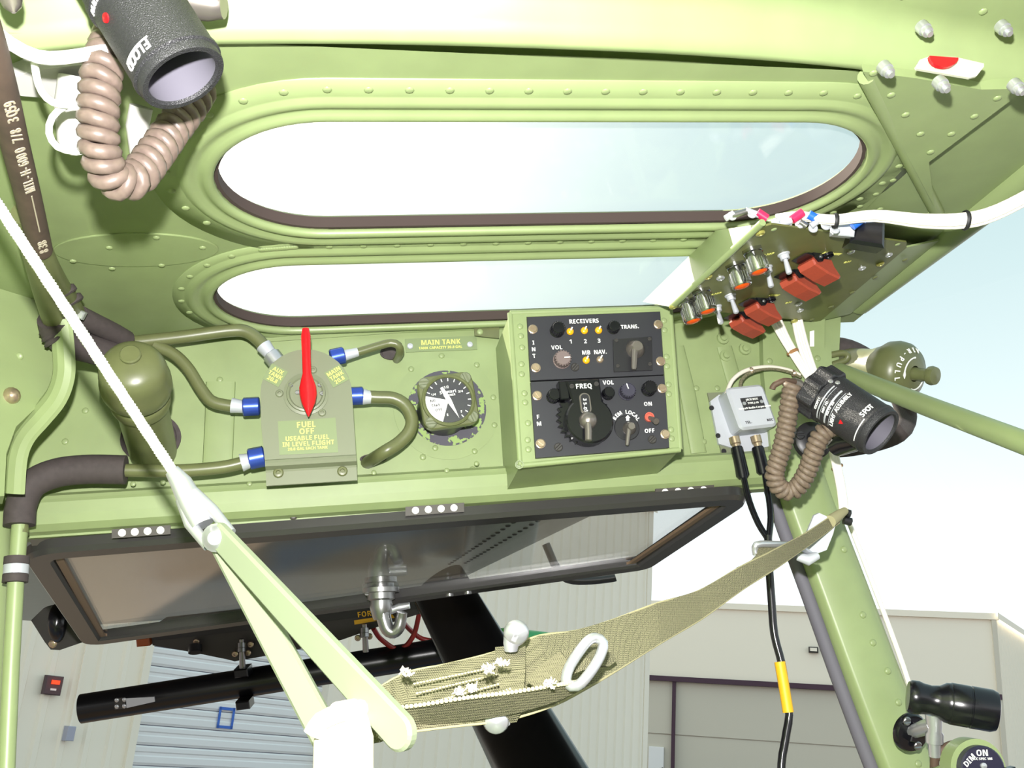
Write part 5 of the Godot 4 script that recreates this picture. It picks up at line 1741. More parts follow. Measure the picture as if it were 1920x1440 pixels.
func lamps():
	# lamp by the aft end of the ceiling
	var ax = camdir(0.54, 0.82, 0.2)
	var mp = dep(345, 148, 0.60)
	var fr = facing(mp, ax, camdir(1, 0, 0))
	fr.basis = fr.basis.scaled(Vector3.ONE * 0.99)
	var t = thing("cockpit_lamp", "black crinkle finish cockpit spot lamp under the ceiling beside the roof beam", "lamp", fr)
	# angle on the barrel that faces the camera
	var q = fr.basis.transposed() * (-mp).normalized()
	var face = rad_to_deg(atan2(q.y, q.x))
	var r: float = lamp_head(t, m.crackle, false, [["FLOOD", face + 40, -0.0135, 0.0062], ["CAUTION", face + 44, -0.060, 0.0050]])
	stripe(t, r + 0.0003, -0.0175, 0.0012, face + 10, face + 60, m.ink_white)
	var st = tool()
	var da = deg_to_rad(face + 46)
	lathe(st, [Vector2(0.0030, 0), Vector2(0.0028, 0.0008), Vector2(0, 0.001)], facing(Vector3(cos(da) * r, sin(da) * r, -0.046), Vector3(cos(da), sin(da), 0), Vector3.BACK), 16)
	obj("red_dot", st, m.red, t, "red dot")
	for a in [-8, -14]:
		st = tool()
		var d2 = deg_to_rad(face + a)
		lathe(st, [Vector2(0.003, 0), Vector2(0.0024, 0.0014), Vector2(0, 0.0018)], facing(Vector3(cos(d2) * r, sin(d2) * r, -0.040 + a * 0.0014), Vector3(cos(d2), sin(d2), 0), Vector3.BACK), 12)
		obj("rivet", st, m.crackle, t)
	FI = fr.affine_inverse()
	st = tool()
	tube(st, [dep(330, 0, 0.63), dep(390, 6, 0.64), dep(420, 8, 0.64)], [0.011, 0.011, 0.009], 14)
	obj("swivel", st, m.grey_metal, t)
	st = tool()
	coil(st, curve(pts_d([[212, 70, 0.66], [194, 120, 0.645], [186, 180, 0.64], [184, 240, 0.64], [190, 295, 0.645], [212, 336, 0.655], [250, 338, 0.665], [286, 295, 0.68], [325, 240, 0.70], [362, 190, 0.715], [378, 160, 0.725]]), 0.006), [0.0086, 0.0078], 0.0050, 25.0, 14, 8)
	obj("coiled_cord", st, m.cord_beige, t, "beige coiled cord")
	# its bracket and leads on the ceiling
	var bk = thing("lamp_bracket", "pale cast lamp bracket with white leads under the ceiling", "bracket", at(roof(110, 150)))
	st = tool()
	var bp = []
	for p in [[12, 165], [22, 148], [60, 132], [150, 122], [215, 125], [215, 205], [110, 186], [40, 180]]: bp.append(ony(p[0], p[1], YC - 0.012))
	slab(st, bp, Vector3(0, 0.012, 0))
	obj("foot", st, m.cast_grey, bk)
	st = tool()
	tube(st, [ony(150, 150, YC - 0.014), ony(140, 200, YC - 0.03), ony(142, 262, YC - 0.045), ony(146, 278, YC - 0.048)], [0.014, 0.013, 0.012, 0.009], 16)
	tube(st, [ony(265, 200, YC - 0.02), ony(258, 235, YC - 0.03), ony(262, 285, YC - 0.04)], [0.008, 0.008, 0.007], 12)
	obj("arm", st, m.cast_grey, bk)
	st = tool()
	tube(st, curve(pts_d([[-30, 40, 0.62], [20, 82, 0.62], [70, 106, 0.625], [120, 108, 0.63], [200, 95, 0.64]]), 0.01), 0.0042, 12)
	obj("thick_lead", st, m.white, bk)
	st = tool()
	tube(st, curve(pts_d([[64, 118, 0.64], [72, 158, 0.64], [88, 184, 0.64], [115, 196, 0.64], [165, 195, 0.64]]), 0.006), [0.0022] + range(200).map(func(_i): return 0.0024), 8)
	tube(st, curve(pts_d([[165, 194, 0.645], [125, 198, 0.645], [98, 220, 0.645], [92, 250, 0.645], [108, 276, 0.645], [140, 284, 0.645], [165, 278, 0.65]]), 0.006), 0.0022, 8)
	obj("thin_lead", st, m.white, bk)
	# bolt end at the very corner
	var bo = thing("beam_bolt", "grey pointed bolt end under the roof beam", "bolt", at(dep(22, 5, 0.6)))
	st = tool()
	tube(st, [dep(14, -30, 0.6), dep(20, -4, 0.6), dep(24, 14, 0.6), dep(26, 24, 0.6)], [0.007, 0.0068, 0.005, 0.0012], 12)
	obj("shank", st, m.grey_metal, bo)
	# lamp on the forward door post
	ax = camdir(0.56, 0.50, 0.66)
	mp = dep(1652, 812, 1.03)
	fr = facing(mp, ax, camdir(0.5, -0.85, 0.2))
	t = thing("cockpit_lamp", "black cockpit spot lamp with printed bands on the forward door post", "lamp", fr)
	q = fr.basis.transposed() * (-mp).normalized()
	face = rad_to_deg(atan2(q.y, q.x))
	r = lamp_head(t, m.crackle, true, [["LIGHT ASSEMBLY", face + 6, -0.040, 0.0042], ["SPOT", face - 28, -0.0150, 0.0056], ["VOLTS 28", face + 16, -0.0475, 0.0028], ["PART NO", face + 20, -0.0530, 0.0026], ["COCKPIT", face + 22, -0.0625, 0.0026]])
	for z in [[-0.0595, 0.0015], [-0.0500, 0.0022], [-0.0560, 0.0005], [-0.0440, 0.0006]]: stripe(t, r + 0.0003, z[0], z[1], face - 30, face + 60, m.alu_soft)
	stripe(t, r + 0.0010, -0.0105, 0.0012, face - 5, face + 50, m.ink_white)
	for a in [[-35, -0.066], [-42, -0.060], [40, -0.070]]:
		st = tool()
		var d3 = deg_to_rad(face + a[0])
		lathe(st, [Vector2(0.0026, 0), Vector2(0.002, 0.0012), Vector2(0, 0.0016)], facing(Vector3(cos(d3) * r, sin(d3) * r, a[1]), Vector3(cos(d3), sin(d3), 0), Vector3.BACK), 12)
		obj("screw", st, m.alu, t)
	st = tool()
	da = deg_to_rad(face + 30)
	lathe(st, [Vector2(0.0030, 0), Vector2(0.0028, 0.0008), Vector2(0, 0.001)], facing(Vector3(cos(da) * r, sin(da) * r, -0.030), Vector3(cos(da), sin(da), 0), Vector3.BACK), 3)
	obj("red_mark", st, m.red, t, "red triangle")
	FI = fr.affine_inverse()
	st = tool()
	tube(st, [dep(1570, 835, 1.10), dep(1590, 825, 1.08), dep(1612, 822, 1.06)], [0.012, 0.014, 0.012], 14)
	obj("swivel", st, m.gloss_black, t)
	st = tool()
	tube(st, [dep(1545, 828, 1.11), dep(1572, 818, 1.09)], [0.008, 0.010], 10)
	obj("clamp", st, m.alu, t)
	st = tool()
	var base = dep(1513, 822, 1.165)
	lathe(st, [Vector2(0.0215, -0.006), Vector2(0.0215, 0.002), Vector2(0.018, 0.005), Vector2(0.010, 0.006), Vector2(0.009, 0.014), Vector2(0, 0.015)], L(facing(dep(1524, 826, 1.165), Vector3.BACK)), 28)
	obj("base_disc", st, m.black, t)
	put("base_screw", screw_mesh(0.005, true), m.ink_black, t, facing(dep(1500, 816, 1.155), Vector3.BACK))
	st = tool()
	coil(st, curve(pts_d([[1486, 722, 1.085], [1481, 752, 1.085], [1476, 790, 1.085], [1469, 830, 1.085], [1458, 866, 1.085], [1452, 892, 1.085], [1462, 915, 1.085], [1482, 922, 1.085], [1500, 908, 1.08], [1515, 880, 1.075], [1526, 848, 1.07], [1538, 818, 1.07], [1556, 802, 1.07], [1574, 800, 1.075]]), 0.006), 0.0068, 0.0038, 36.0, 12, 7)
	obj("coiled_cord", st, m.cord_brown, t, "brown coiled cord")
	st = tool()
	tube(st, curve(pts_d([[1448, 730, 1.09], [1452, 722, 1.09], [1470, 714, 1.09], [1490, 716, 1.10]]), 0.004), 0.0032, 10)
	obj("cord_tail", st, m.cord_dark, t)
	# lamp low on the post
	var l0 = dep(1702, 1305, 1.06); var l1 = dep(1868, 1334, 1.04)
	ax = (l1 - l0).normalized()
	var ll = l0.distance_to(l1)
	t = thing("cockpit_lamp", "glossy black map lamp on a silver swivel low on the door post", "lamp", facing(l0, ax, camdir(0, -1, 0)))
	FI = Transform3D()
	st = tool()
	lathe(st, [Vector2(0, -0.001), Vector2(0.0145, 0), Vector2(0.0165, 0.003), Vector2(0.0168, 0.010), Vector2(0.0155, 0.014), Vector2(0.0145, 0.022), Vector2(0.0158, 0.030), Vector2(0.0195, 0.036), Vector2(0.0200, 0.040)], Transform3D(), 36)
	obj("rear_body", st, m.gloss_black, t)
	st = tool()
	lathe(st, [Vector2(0.0200, 0.040), Vector2(0.0206, 0.041), Vector2(0.0206, ll - 0.026), Vector2(0.0201, ll - 0.0255), Vector2(0.0201, ll - 0.0245), Vector2(0.0208, ll - 0.024), Vector2(0.0208, ll - 0.005), Vector2(0.0190, ll), Vector2(0.0160, ll + 0.001), Vector2(0.0150, ll - 0.004), Vector2(0, ll - 0.006)], Transform3D(), 40)
	obj("hood", st, m.gloss_black, t)
	FI = facing(l0, ax, camdir(0, -1, 0)).affine_inverse()
	st = tool()
	tube(st, [dep(1750, 1338, 1.06), dep(1752, 1362, 1.06), dep(1752, 1372, 1.06)], [0.0085, 0.0075, 0.0072], 14)
	tube(st, [dep(1752, 1371, 1.06), dep(1752, 1376, 1.06), dep(1752, 1392, 1.06)], [0.0072, 0.0090, 0.0088], 14)
	tube(st, [dep(1752, 1392, 1.06), dep(1753, 1418, 1.06)], [0.0066, 0.0060], 12)
	tube(st, [dep(1712, 1372, 1.10), dep(1740, 1362, 1.07), dep(1750, 1360, 1.06)], [0.007, 0.008, 0.007], 12)
	obj("swivel_arm", st, m.alu, t, "bare silver swivel arm")
	st = tool()
	lathe(st, [Vector2(0.0205, -0.004), Vector2(0.0205, 0.0), Vector2(0.0185, 0.003), Vector2(0, 0.004)], L(facing(dep(1709, 1374, 1.105), camdir(0.3, 0, 1), camdir(1, 0, 0))), 28)
	box(st, Vector3(0.008, 0.020, 0.010), L(facing(dep(1712, 1372, 1.098), camdir(0.3, 0, 1), camdir(1, 0.3, 0))), 0.001)
	obj("base_disc", st, m.gloss_black, t)
	for p in [[1700, 1352], [1720, 1398]]: put("base_screw", screw_mesh(0.0046, true), m.steel, t, facing(dep(p[0], p[1], 1.098), camdir(0.3, 0, 1), camdir(1, 0, 0)))
	st = tool()
	tube(st, curve(pts_d([[1752, 1800, 1.06], [1752, 1450, 1.06], [1756, 1420, 1.06], [1772, 1402, 1.06], [1800, 1394, 1.06], [1826, 1396, 1.06]]), 0.006), 0.0046, 10)
	obj("lamp_cord", st, m.cord_dark, t)
	# dimmer rheostat on its bracket
	var dm = thing("dimmer_knob", "dark dimmer dial lettered ON and DIM on a green bracket", "dimmer", facing(dep(1843, 1444, 1.0), camdir(0.1, -0.25, 1), camdir(1, 0, 0)))
	FI = Transform3D()
	st = tool()
	lathe(st, [Vector2(0.028, -0.03), Vector2(0.028, -0.008), Vector2(0, -0.008)], Transform3D(), 36)
	tube(st, [Vector3(-0.045, -0.03, -0.09), Vector3(-0.02, -0.015, -0.045), Vector3(0, 0, -0.02)], 0.014, 12)
	obj("bracket", st, m.green, dm)
	st = tool()
	lathe(st, [Vector2(0.0225, -0.008), Vector2(0.0225, 0.0), Vector2(0.021, 0.0015), Vector2(0, 0.0015)], Transform3D(), 40)
	obj("dial_plate", st, mat("dial_navy", c8(34, 32, 52), 0.35), dm)
	words(dm, "ON", 0.0058, at(Vector3(0.0, 0.0158, 0.0018)), m.ink_white)
	words(dm, "DIM", 0.0052, Transform3D(Basis(Vector3.BACK, 0.75), Vector3(-0.0135, 0.0092, 0.0018)), m.ink_white)
	words(dm, "A-C SPEC 108", 0.0020, at(Vector3(0.0, 0.0105, 0.0018)), m.ink_white)
	st = tool()
	lathe(st, [Vector2(0.0032, 0.0015), Vector2(0.003, 0.003), Vector2(0, 0.0036)], at(Vector3(0, 0.004, 0)), 14)
	obj("rivet", st, m.alu, dm)
	st = tool()
	prism(st, [Vector2(0.002, -0.012), Vector2(0.030, -0.004), Vector2(0.027, 0.004), Vector2(0.004, -0.002)], 0.0016, 0.012, Transform3D(), 0.0015)
	obj("pointer_knob", st, m.gloss_black, dm)

# ---------------------------------------------------------------- hoses and cable at the aft end
func aft():
	var t = thing("fuel_hose", "brown rubber hose with faded lettering running down to the wall", "hose", at(dep(40, 300, 0.82)))
	var st = tool()
	var hp = pts_d([[-150, -280, 0.50], [-40, 20, 0.58], [0, 155, 0.64], [28, 270, 0.71], [52, 365, 0.78], [76, 468, 0.86]])
	tube(st, curve(hp, 0.012), 0.0095, 18)
	obj("hose", st, m.hose, t)
	# lettering laid along the hose, a character at a time
	var cv = curve(hp, 0.002)
	var s = "MIL-H-6000 7/8 3Q59"
	var total = cv.size()
	for i in s.length():
		if s[i] == " ": continue
		var k = int(total * (0.72 - 0.0165 * i))
		if k < 1 or k >= total - 1: continue
		var p: Vector3 = cv[k]
		var dir: Vector3 = (cv[k - 1] - cv[k + 1]).normalized()
		var n: Vector3 = (-p).normalized()
		n = (n - dir * n.dot(dir)).normalized()
		n = n.rotated(dir, 0.25)
		words(t, s[i], 0.0072, Transform3D(Basis(dir, n.cross(dir), n), p + n * 0.0096), mat("ink_faded", c8(176, 166, 146), 0.7) if not m.has("ink_faded") else m.ink_faded)
	st = tool()
	var ln = []
	for i in 8:
		var k = int(total * lerpf(0.745, 0.885, i / 7.0))
		var p: Vector3 = cv[k]
		var dir: Vector3 = (cv[k - 1] - cv[k + 1]).normalized()
		var n: Vector3 = (-p).normalized()
		n = (n - dir * n.dot(dir)).normalized().rotated(dir, 0.25)
		ln.append(p + n * 0.0094)
	tube(st, ln, 0.0006, 6)
	obj("printed_line", st, m.ink_faded, t)
	for i in 3:
		var k = int(total * (0.962 - 0.017 * i))
		var p: Vector3 = cv[k]
		var dir: Vector3 = (cv[k - 1] - cv[k + 1]).normalized()
		var n: Vector3 = (-p).normalized()
		n = (n - dir * n.dot(dir)).normalized().rotated(dir, 0.25)
		words(t, ["8", "3", "B"][i], 0.0072, Transform3D(Basis(dir, n.cross(dir), n), p + n * 0.0096), m.ink_faded)
	# steel end of the hose, clamp and elbow sleeves
	t = thing("hose_end", "olive tube end of the brown hose held by a rubber lined clamp", "pipe", at(dep(110, 520, 0.97)))
	st = tool()
	tube(st, curve(pts_d([[74, 458, 0.855], [92, 498, 0.89], [112, 534, 0.94], [130, 562, 0.98], [142, 586, 1.01]]), 0.008), 0.0085, 16)
	obj("pipe", st, m.olive, t)
	for q in [[121, 549, 0.955, 0.0115], [133, 566, 0.98, 0.0120]]:
		st = tool()
		lathe(st, [Vector2(q[3] * 0.8, -0.004), Vector2(q[3], -0.0025), Vector2(q[3], 0.0025), Vector2(q[3] * 0.8, 0.004)], L(facing(dep(q[0], q[1], q[2]), camdir(0.55, 0.84, -0.25), Vector3.RIGHT)), 20)
		obj("clamp_ring", st, m.rubber, t)
	st = tool()
	box(st, Vector3(0.012, 0.008, 0.006), L(facing(dep(148, 588, 1.0), camdir(0, 0, 1), camdir(1, 0.5, 0))), 0.001)
	obj("clamp_screw", st, m.alu, t)
	t = thing("rubber_elbow", "black rubber elbow hose behind the white cable", "hose", at(dep(150, 630, 1.02)))
	st = tool()
	tube(st, curve(pts_d([[46, 400, 0.84], [66, 480, 0.90], [88, 560, 0.97], [104, 612, 1.01]]), 0.01), 0.0105, 16)
	obj("olive_tube", st, m.olive, t, "olive tube")
	st = tool()
	tube(st, curve(pts_d([[100, 598, 1.0], [110, 628, 1.015], [135, 644, 1.03], [175, 655, 1.05], [215, 668, 1.07]]), 0.006), 0.0150, 18)
	obj("elbow", st, m.rubber, t)
	for q in [[102, 612, 0.0165], [107, 624, 0.0165], [112, 634, 0.0165]]:
		st = tool()
		lathe(st, [Vector2(q[2] * 0.9, -0.002), Vector2(q[2], 0), Vector2(q[2] * 0.9, 0.002)], L(facing(dep(q[0], q[1], 1.01), camdir(0.5, 0.85, -0.2), Vector3.RIGHT)), 22)
		obj("rib_ring", st, m.rubber, t)
	st = tool()
	tube(st, curve(pts_d([[148, 592, 1.02], [180, 608, 1.04], [210, 623, 1.06], [236, 638, 1.08]]), 0.008), 0.0105, 16)
	obj("upper_sleeve", st, m.rubber, t)
	# vertical drain tube with its clamp
	t = thing("drain_tube", "pale green vertical tube with a rubber lined clamp beside the open window", "pipe", at(onz(30, 1070, -1.085)))
	st = tool()
	tube(st, pts_z([[38, 975], [30, 1080], [20, 1260], [10, 1480], [-20, 2100]], -1.085), 0.0078, 16)
	obj("tube", st, m.green, t)
	st = tool()
	lathe(st, [Vector2(0.0090, -0.013), Vector2(0.0118, -0.0125), Vector2(0.0118, -0.005), Vector2(0.0108, -0.0045), Vector2(0.0108, 0.0045), Vector2(0.0118, 0.005), Vector2(0.0118, 0.0125), Vector2(0.0090, 0.013)], L(facing(onz(30, 1068, -1.085), Vector3(0.03, 1, 0), Vector3.RIGHT)), 24)
	obj("clamp_cushion", st, m.rubber, t)
	st = tool()
	lathe(st, [Vector2(0.0116, -0.0045), Vector2(0.0116, 0.0045)], L(facing(onz(30, 1068, -1.085), Vector3(0.03, 1, 0), Vector3.RIGHT)), 24)
	obj("clamp_band", st, m.alu_soft, t)

# ---------------------------------------------------------------- harness lever, cable and strap
func webbing(st, rows: Array, thick := 0.0018):
	# rows of [edge a, edge b]; a woven band with uv across and along
	var n = rows.size()
	var along = 0.0
	var uv = [0.0]
	for i in n - 1:
		along += ((rows[i][0] + rows[i][1]) * 0.5).distance_to((rows[i + 1][0] + rows[i + 1][1]) * 0.5)
		uv.append(along)
	for i in n - 1:
		var a: Vector3 = FI * rows[i][0]; var b: Vector3 = FI * rows[i][1]; var c: Vector3 = FI * rows[i + 1][1]; var d: Vector3 = FI * rows[i + 1][0]
		var nn = (b - a).cross(d - a).normalized()
		if nn.length() < 0.5: continue
		for s in [-1.0, 1.0]:
			var o: Vector3 = nn * s * thick * 0.5
			var w0 = a.distance_to(b); var w1 = d.distance_to(c)
			var vs = [[a, 0.0, uv[i]], [b, w0, uv[i]], [c, w1, uv[i + 1]], [d, 0.0, uv[i + 1]]]
			for k in [[0, 1, 2], [0, 2, 3]]:
				var tri_ = []
				for j in k: tri_.append(vs[j])
				if (tri_[1][0] - tri_[0][0]).cross(tri_[2][0] - tri_[0][0]).dot(nn * s) > 0: tri_ = [tri_[0], tri_[2], tri_[1]]
				for v in tri_:
					st.set_normal(nn * s)
					st.set_uv(Vector2(v[1], v[2]))
					st.add_vertex(v[0] + o)
func harness():
	var t = thing("release_cable", "white braided cable with a silver fork end crossing the aft wall", "cable", at(dep(330, 895, 0.74)))
	var st = tool()
	var c1 = dep(328, 890, 0.72); var c0 = dep(-30, 345, 0.66) + (dep(-30, 345, 0.66) - c1) * 0.6
	var cd = (c0 - c1).normalized()
	c0 = c1 + cd * ((YC + 0.03 - c1.y) / cd.y)
	tube(st, [c0, c0.lerp(c1, 0.5), c1], 0.0034, 12)
	var core = obj("cable_core", st, m.white, t)
	st = tool()
	for k in 3:
		var p = []
		var e = (c1 - c0).normalized()
		var s1 = e.cross(Vector3.UP).normalized(); var s2 = e.cross(s1)
		for i in 340:
			var a = TAU * (i / 340.0 * 60.0 + k / 3.0)
			p.append(c0.lerp(c1, i / 339.0) + (s1 * cos(a) + s2 * sin(a)) * 0.0023)
		tube(st, p, 0.0018, 6)
	obj("strands", st, m.white, t)
	st = tool()
	tube(st, [dep(322, 882, 0.72), dep(340, 906, 0.72), dep(360, 945, 0.715), dep(380, 985, 0.71)], [0.0050, 0.0075, 0.0088, 0.0080], 16)
	obj("swaged_end", st, m.alu, t)
	st = tool()
	for s in [-1.0, 1.0]:
		var o = camdir(0.85, -0.5, 0) * 0.009 * s
		tube(st, [dep(352, 930, 0.715) + o * 0.5, dep(378, 970, 0.71) + o, dep(412, 1012, 0.70) + o], [0.0045, 0.0042, 0.0036], 12)
	obj("fork", st, m.alu, t)
	# lever: two flat arms pinned at the fork
	var lv = thing("harness_lever", "two pale green flat lever arms spreading from a bolt below the cable", "lever", at(dep(410, 1008, 0.69)))
	var pin = dep(410, 1006, 0.695)
	for k in 2:
		var e = [dep(748, 1372, 0.58), dep(618, 1395, 0.66)][k] as Vector3
		var a = pin + Vector3(0, 0, 0.004 if k == 0 else -0.006)
		var dir = (e - a).normalized()
		var view = camdir([-0.05, 0.15][k], 0.2, 1)
		var side = view.cross(dir).normalized()
		var nz = dir.cross(side).normalized()
		var ln = a.distance_to(e)
		var w0 = 0.0085; var w1 = [0.0108, 0.0098][k] as float
		var o = []
		for i in 13:
			var an = PI / 2 + PI * i / 12.0
			o.append(Vector2(cos(an) * w0, sin(an) * w0))
		for i in 13:
			var an = -PI / 2 + PI * i / 12.0
			o.append(Vector2(ln + cos(an) * w1, sin(an) * w1))
		st = tool()
		prism(st, o, -0.003, 0.003, L(Transform3D(Basis(dir, side, nz), a)), 0.0018)
		obj("arm", st, m.lever_green, lv)
	st = tool()
	var pf = L(facing(pin + camdir(0, 0, 1) * 0.006, camdir(0.05, -0.1, 1), camdir(1, 0, 0)))
	lathe(st, [Vector2(0.0095, -0.004), Vector2(0.0095, 0.0), Vector2(0.0075, 0.0015), Vector2(0.0068, 0.003), Vector2(0.0045, 0.005), Vector2(0, 0.0054)], pf, 20)
	obj("pivot_bolt", st, m.alu, lv, "silver pivot bolt")
	# strap
	var sp_ = thing("shoulder_strap", "olive webbing shoulder strap with silver buckles stretched across the cabin", "strap", at(dep(1000, 1260, 0.8)))
	st = tool()
	var rows = []
	# main band: [upper edge px, lower edge px, depth upper, depth lower]
	for q in [[690, 1302, 705, 1378, 0.70, 0.66], [760, 1262, 770, 1372, 0.71, 0.665], [840, 1245, 850, 1362, 0.72, 0.675], [930, 1222, 950, 1350, 0.735, 0.69], [1010, 1192, 1040, 1322, 0.755, 0.71], [1080, 1183, 1110, 1285, 0.78, 0.735], [1150, 1162, 1165, 1252, 0.81, 0.77], [1230, 1132, 1238, 1206, 0.845, 0.82], [1310, 1108, 1316, 1160, 0.89, 0.87], [1390, 1062, 1394, 1104, 0.94, 0.925], [1450, 1032, 1454, 1066, 0.98, 0.97], [1510, 1000, 1514, 1024, 1.03, 1.025], [1570, 960, 1574, 980, 1.075, 1.07]]:
		rows.append([dep(q[0], q[1], q[4]), dep(q[2], q[3], q[5])])
	var fine = []
	var ea = []; var eb = []
	for r in rows:
		ea.append(r[0]); eb.append(r[1])
	for i in rows.size() - 1:
		for k in 4:
			var f = k / 4.0
			fine.append([ea[i].lerp(ea[i + 1], f), eb[i].lerp(eb[i + 1], f)])
	fine.append(rows[-1])
	webbing(st, fine)
	obj("webbing_band", st, m.webbing, sp_)
	# selvedge cords along both edges and stitch rows near the lever
	for e in [ea, eb]:
		st = tool()
		tube(st, curve(e, 0.01), 0.0009, 8)
		obj("selvedge", st, m.web_edge, sp_)
	# second ply folded over, with a raised bead edge
	st = tool()
	var ply = []
	for q in [[640, 1330, 650, 1400, 0.650, 0.672], [700, 1330, 712, 1390, 0.648, 0.672], [780, 1322, 790, 1358, 0.648, 0.672], [870, 1308, 880, 1350, 0.65, 0.676], [960, 1297, 968, 1336, 0.66, 0.682], [1040, 1284, 1046, 1312, 0.67, 0.69], [1086, 1277, 1092, 1290, 0.685, 0.692]]: ply.append([dep(q[0], q[1], q[4]), dep(q[2], q[3], q[5])])
	webbing(st, ply)
	obj("folded_ply", st, m.webbing, sp_)
	st = tool()
	var bead = []
	for q in ply: bead.append(q[0])
	var bc = curve(bead, 0.0028)
	for i in range(10, bc.size()):
		lathe(st, [Vector2(0, -0.0016), Vector2(0.0014, -0.0008), Vector2(0.0016, 0), Vector2(0.0014, 0.0008), Vector2(0, 0.0016)], L(at(bc[i] + camdir(0, 0, 1) * 0.001)), 6, 80)
	obj("beaded_edge", st, m.thread, sp_)
	for k in 4:
		st = tool()
		var a = [[775, 1282], [780, 1300], [790, 1322], [800, 1340]][k] as Array
		var b = [[930, 1250], [940, 1262], [950, 1278], [960, 1290]][k] as Array
		for i in 26:
			var f = i / 26.0
			var p = dep(lerpf(a[0], b[0], f), lerpf(a[1], b[1], f), lerpf(0.686 - 0.004 * k, 0.715 - 0.006 * k, f) - 0.004)
			var p2 = dep(lerpf(a[0], b[0], f + 0.026), lerpf(a[1], b[1], f + 0.026), lerpf(0.686 - 0.004 * k, 0.715 - 0.006 * k, f + 0.026) - 0.004)
			tube(st, [p, p.lerp(p2, 0.5) + camdir(0, 0, 1) * 0.0008, p2], [0.0004, 0.0009, 0.0004], 6)
		obj("stitch_row", st, m.thread, sp_)
	# frayed thread ends
	st = tool()
	for q in [[655, 1350], [762, 1258], [862, 1296], [885, 1288], [915, 1252], [940, 1240], [1030, 1280], [720, 1375]]:
		for i in 26:
			var p = dep(q[0] + rng.randf_range(-8, 8), q[1] + rng.randf_range(-5, 5), 0.662)
			var d = camdir(rng.randf_range(-1, 1), rng.randf_range(-1, 1), 0.4) * 0.0028
			tube(st, [p, p + d * 0.5 + camdir(0, 0, 1) * 0.001, p + d.rotated(Vector3.BACK, 1.0)], 0.0005, 4)
	var fz = obj("frayed_thread", st, m.canvas, sp_)
	fz.set_meta("kind", "stuff")
	# crossing loop that holds the round end fitting
	st = tool()
	webbing(st, [[dep(928, 1215, 0.725), dep(985, 1210, 0.73)], [dep(935, 1262, 0.70), dep(985, 1255, 0.705)], [dep(940, 1330, 0.68), dep(980, 1325, 0.685)], [dep(930, 1356, 0.69), dep(968, 1352, 0.69)]])
	obj("keeper_loop", st, m.webbing, sp_)
	# two round ended fittings above and below
	for q in [[958, 1208, 968, 1186, 0.712], [944, 1346, 930, 1352, 0.69]]:
		st = tool()
		tube(st, [dep(q[0], q[1] + 12, q[4]), dep(q[0], q[1], q[4]), dep((q[0] + q[2]) / 2, (q[1] + q[3]) / 2, q[4]), dep(q[2], q[3], q[4])], [0.0045, 0.0055, 0.0075, 0.0080], 16)
		lathe(st, [Vector2(0, -0.005), Vector2(0.007, -0.004), Vector2(0.0088, 0), Vector2(0.007, 0.004), Vector2(0, 0.005)], L(facing(dep(q[2], q[3], q[4] - 0.003), camdir(0, 0, 1), camdir(1, 0, 0))), 20, 70)
		obj("end_fitting", st, m.alu, sp_, "bare silver end fitting")
	# adjuster buckle: a rounded rectangular loop over the band
	st = tool()
	var lp = []
	for q in [[1062, 1280, 0.68], [1068, 1250, 0.685], [1098, 1206, 0.695], [1116, 1196, 0.70], [1131, 1206, 0.70], [1124, 1232, 0.695], [1104, 1264, 0.685], [1082, 1286, 0.68]]: lp.append(dep(q[0], q[1], q[2]))
	tube(st, curve(lp, 0.004, true) + [lp[0], curve(lp, 0.004, true)[1]], 0.0036, 12, false)
	obj("adjuster_buckle", st, m.alu, sp_, "silver adjuster loop")
	# loose tail of webbing looping through the buckle
	st = tool()
	webbing(st, [[dep(985, 1276, 0.69), dep(1020, 1300, 0.685)], [dep(1015, 1246, 0.695), dep(1048, 1278, 0.69)], [dep(1050, 1222, 0.70), dep(1080, 1262, 0.70)], [dep(1088, 1208, 0.715), dep(1112, 1250, 0.715)], [dep(1126, 1220, 0.735), dep(1140, 1250, 0.735)], [dep(1150, 1226, 0.745), dep(1154, 1240, 0.745)]])
	obj("loose_tail", st, m.webbing, sp_)
	# buckle on the post: plate and bar
	var bk = thing("strap_anchor", "silver anchor plate and hook holding the strap to the door post", "buckle", at(dep(1535, 1010, 1.06)))
	st = tool()
	var o2 = []
	for q in [[1524, 966], [1534, 961], [1566, 975], [1560, 1000], [1548, 1030], [1532, 1036], [1498, 1034], [1505, 1012]]: o2.append(dep(q[0], q[1], 1.065))
	slab(st, o2, camdir(0, 0, 1) * 0.004)
	obj("plate", st, m.alu_soft, bk)
	st = tool()
	tube(st, curve(pts_d([[1418, 1040, 1.0], [1416, 1026, 1.0], [1426, 1020, 1.0], [1480, 1022, 1.02], [1500, 1026, 1.04], [1520, 1040, 1.05], [1532, 1046, 1.05]]), 0.005), 0.0034, 12)
	obj("hook_bar", st, m.alu, bk)
	st = tool()
	tube(st, [dep(1496, 1044, 1.045), dep(1515, 1050, 1.04), dep(1532, 1042, 1.045)], [0.004, 0.006, 0.004], 12)
	obj("hook_foot", st, m.alu_soft, bk)
	st = tool()
	webbing(st, [[dep(1420, 1024, 1.0), dep(1475, 1024, 1.02)], [dep(1418, 1040, 0.995), dep(1470, 1038, 1.01)], [dep(1400, 1060, 0.98), dep(1450, 1052, 1.0)], [dep(1378, 1066, 0.965), dep(1440, 1062, 0.99)]])
	obj("webbing_tail", st, m.webbing, bk)
	st = tool()
	tube(st, [dep(1556, 978, 1.06), dep(1572, 966, 1.075), dep(1584, 958, 1.09)], [0.0065, 0.0055, 0.004], 12)
	obj("strap_end", st, m.web_edge, bk)
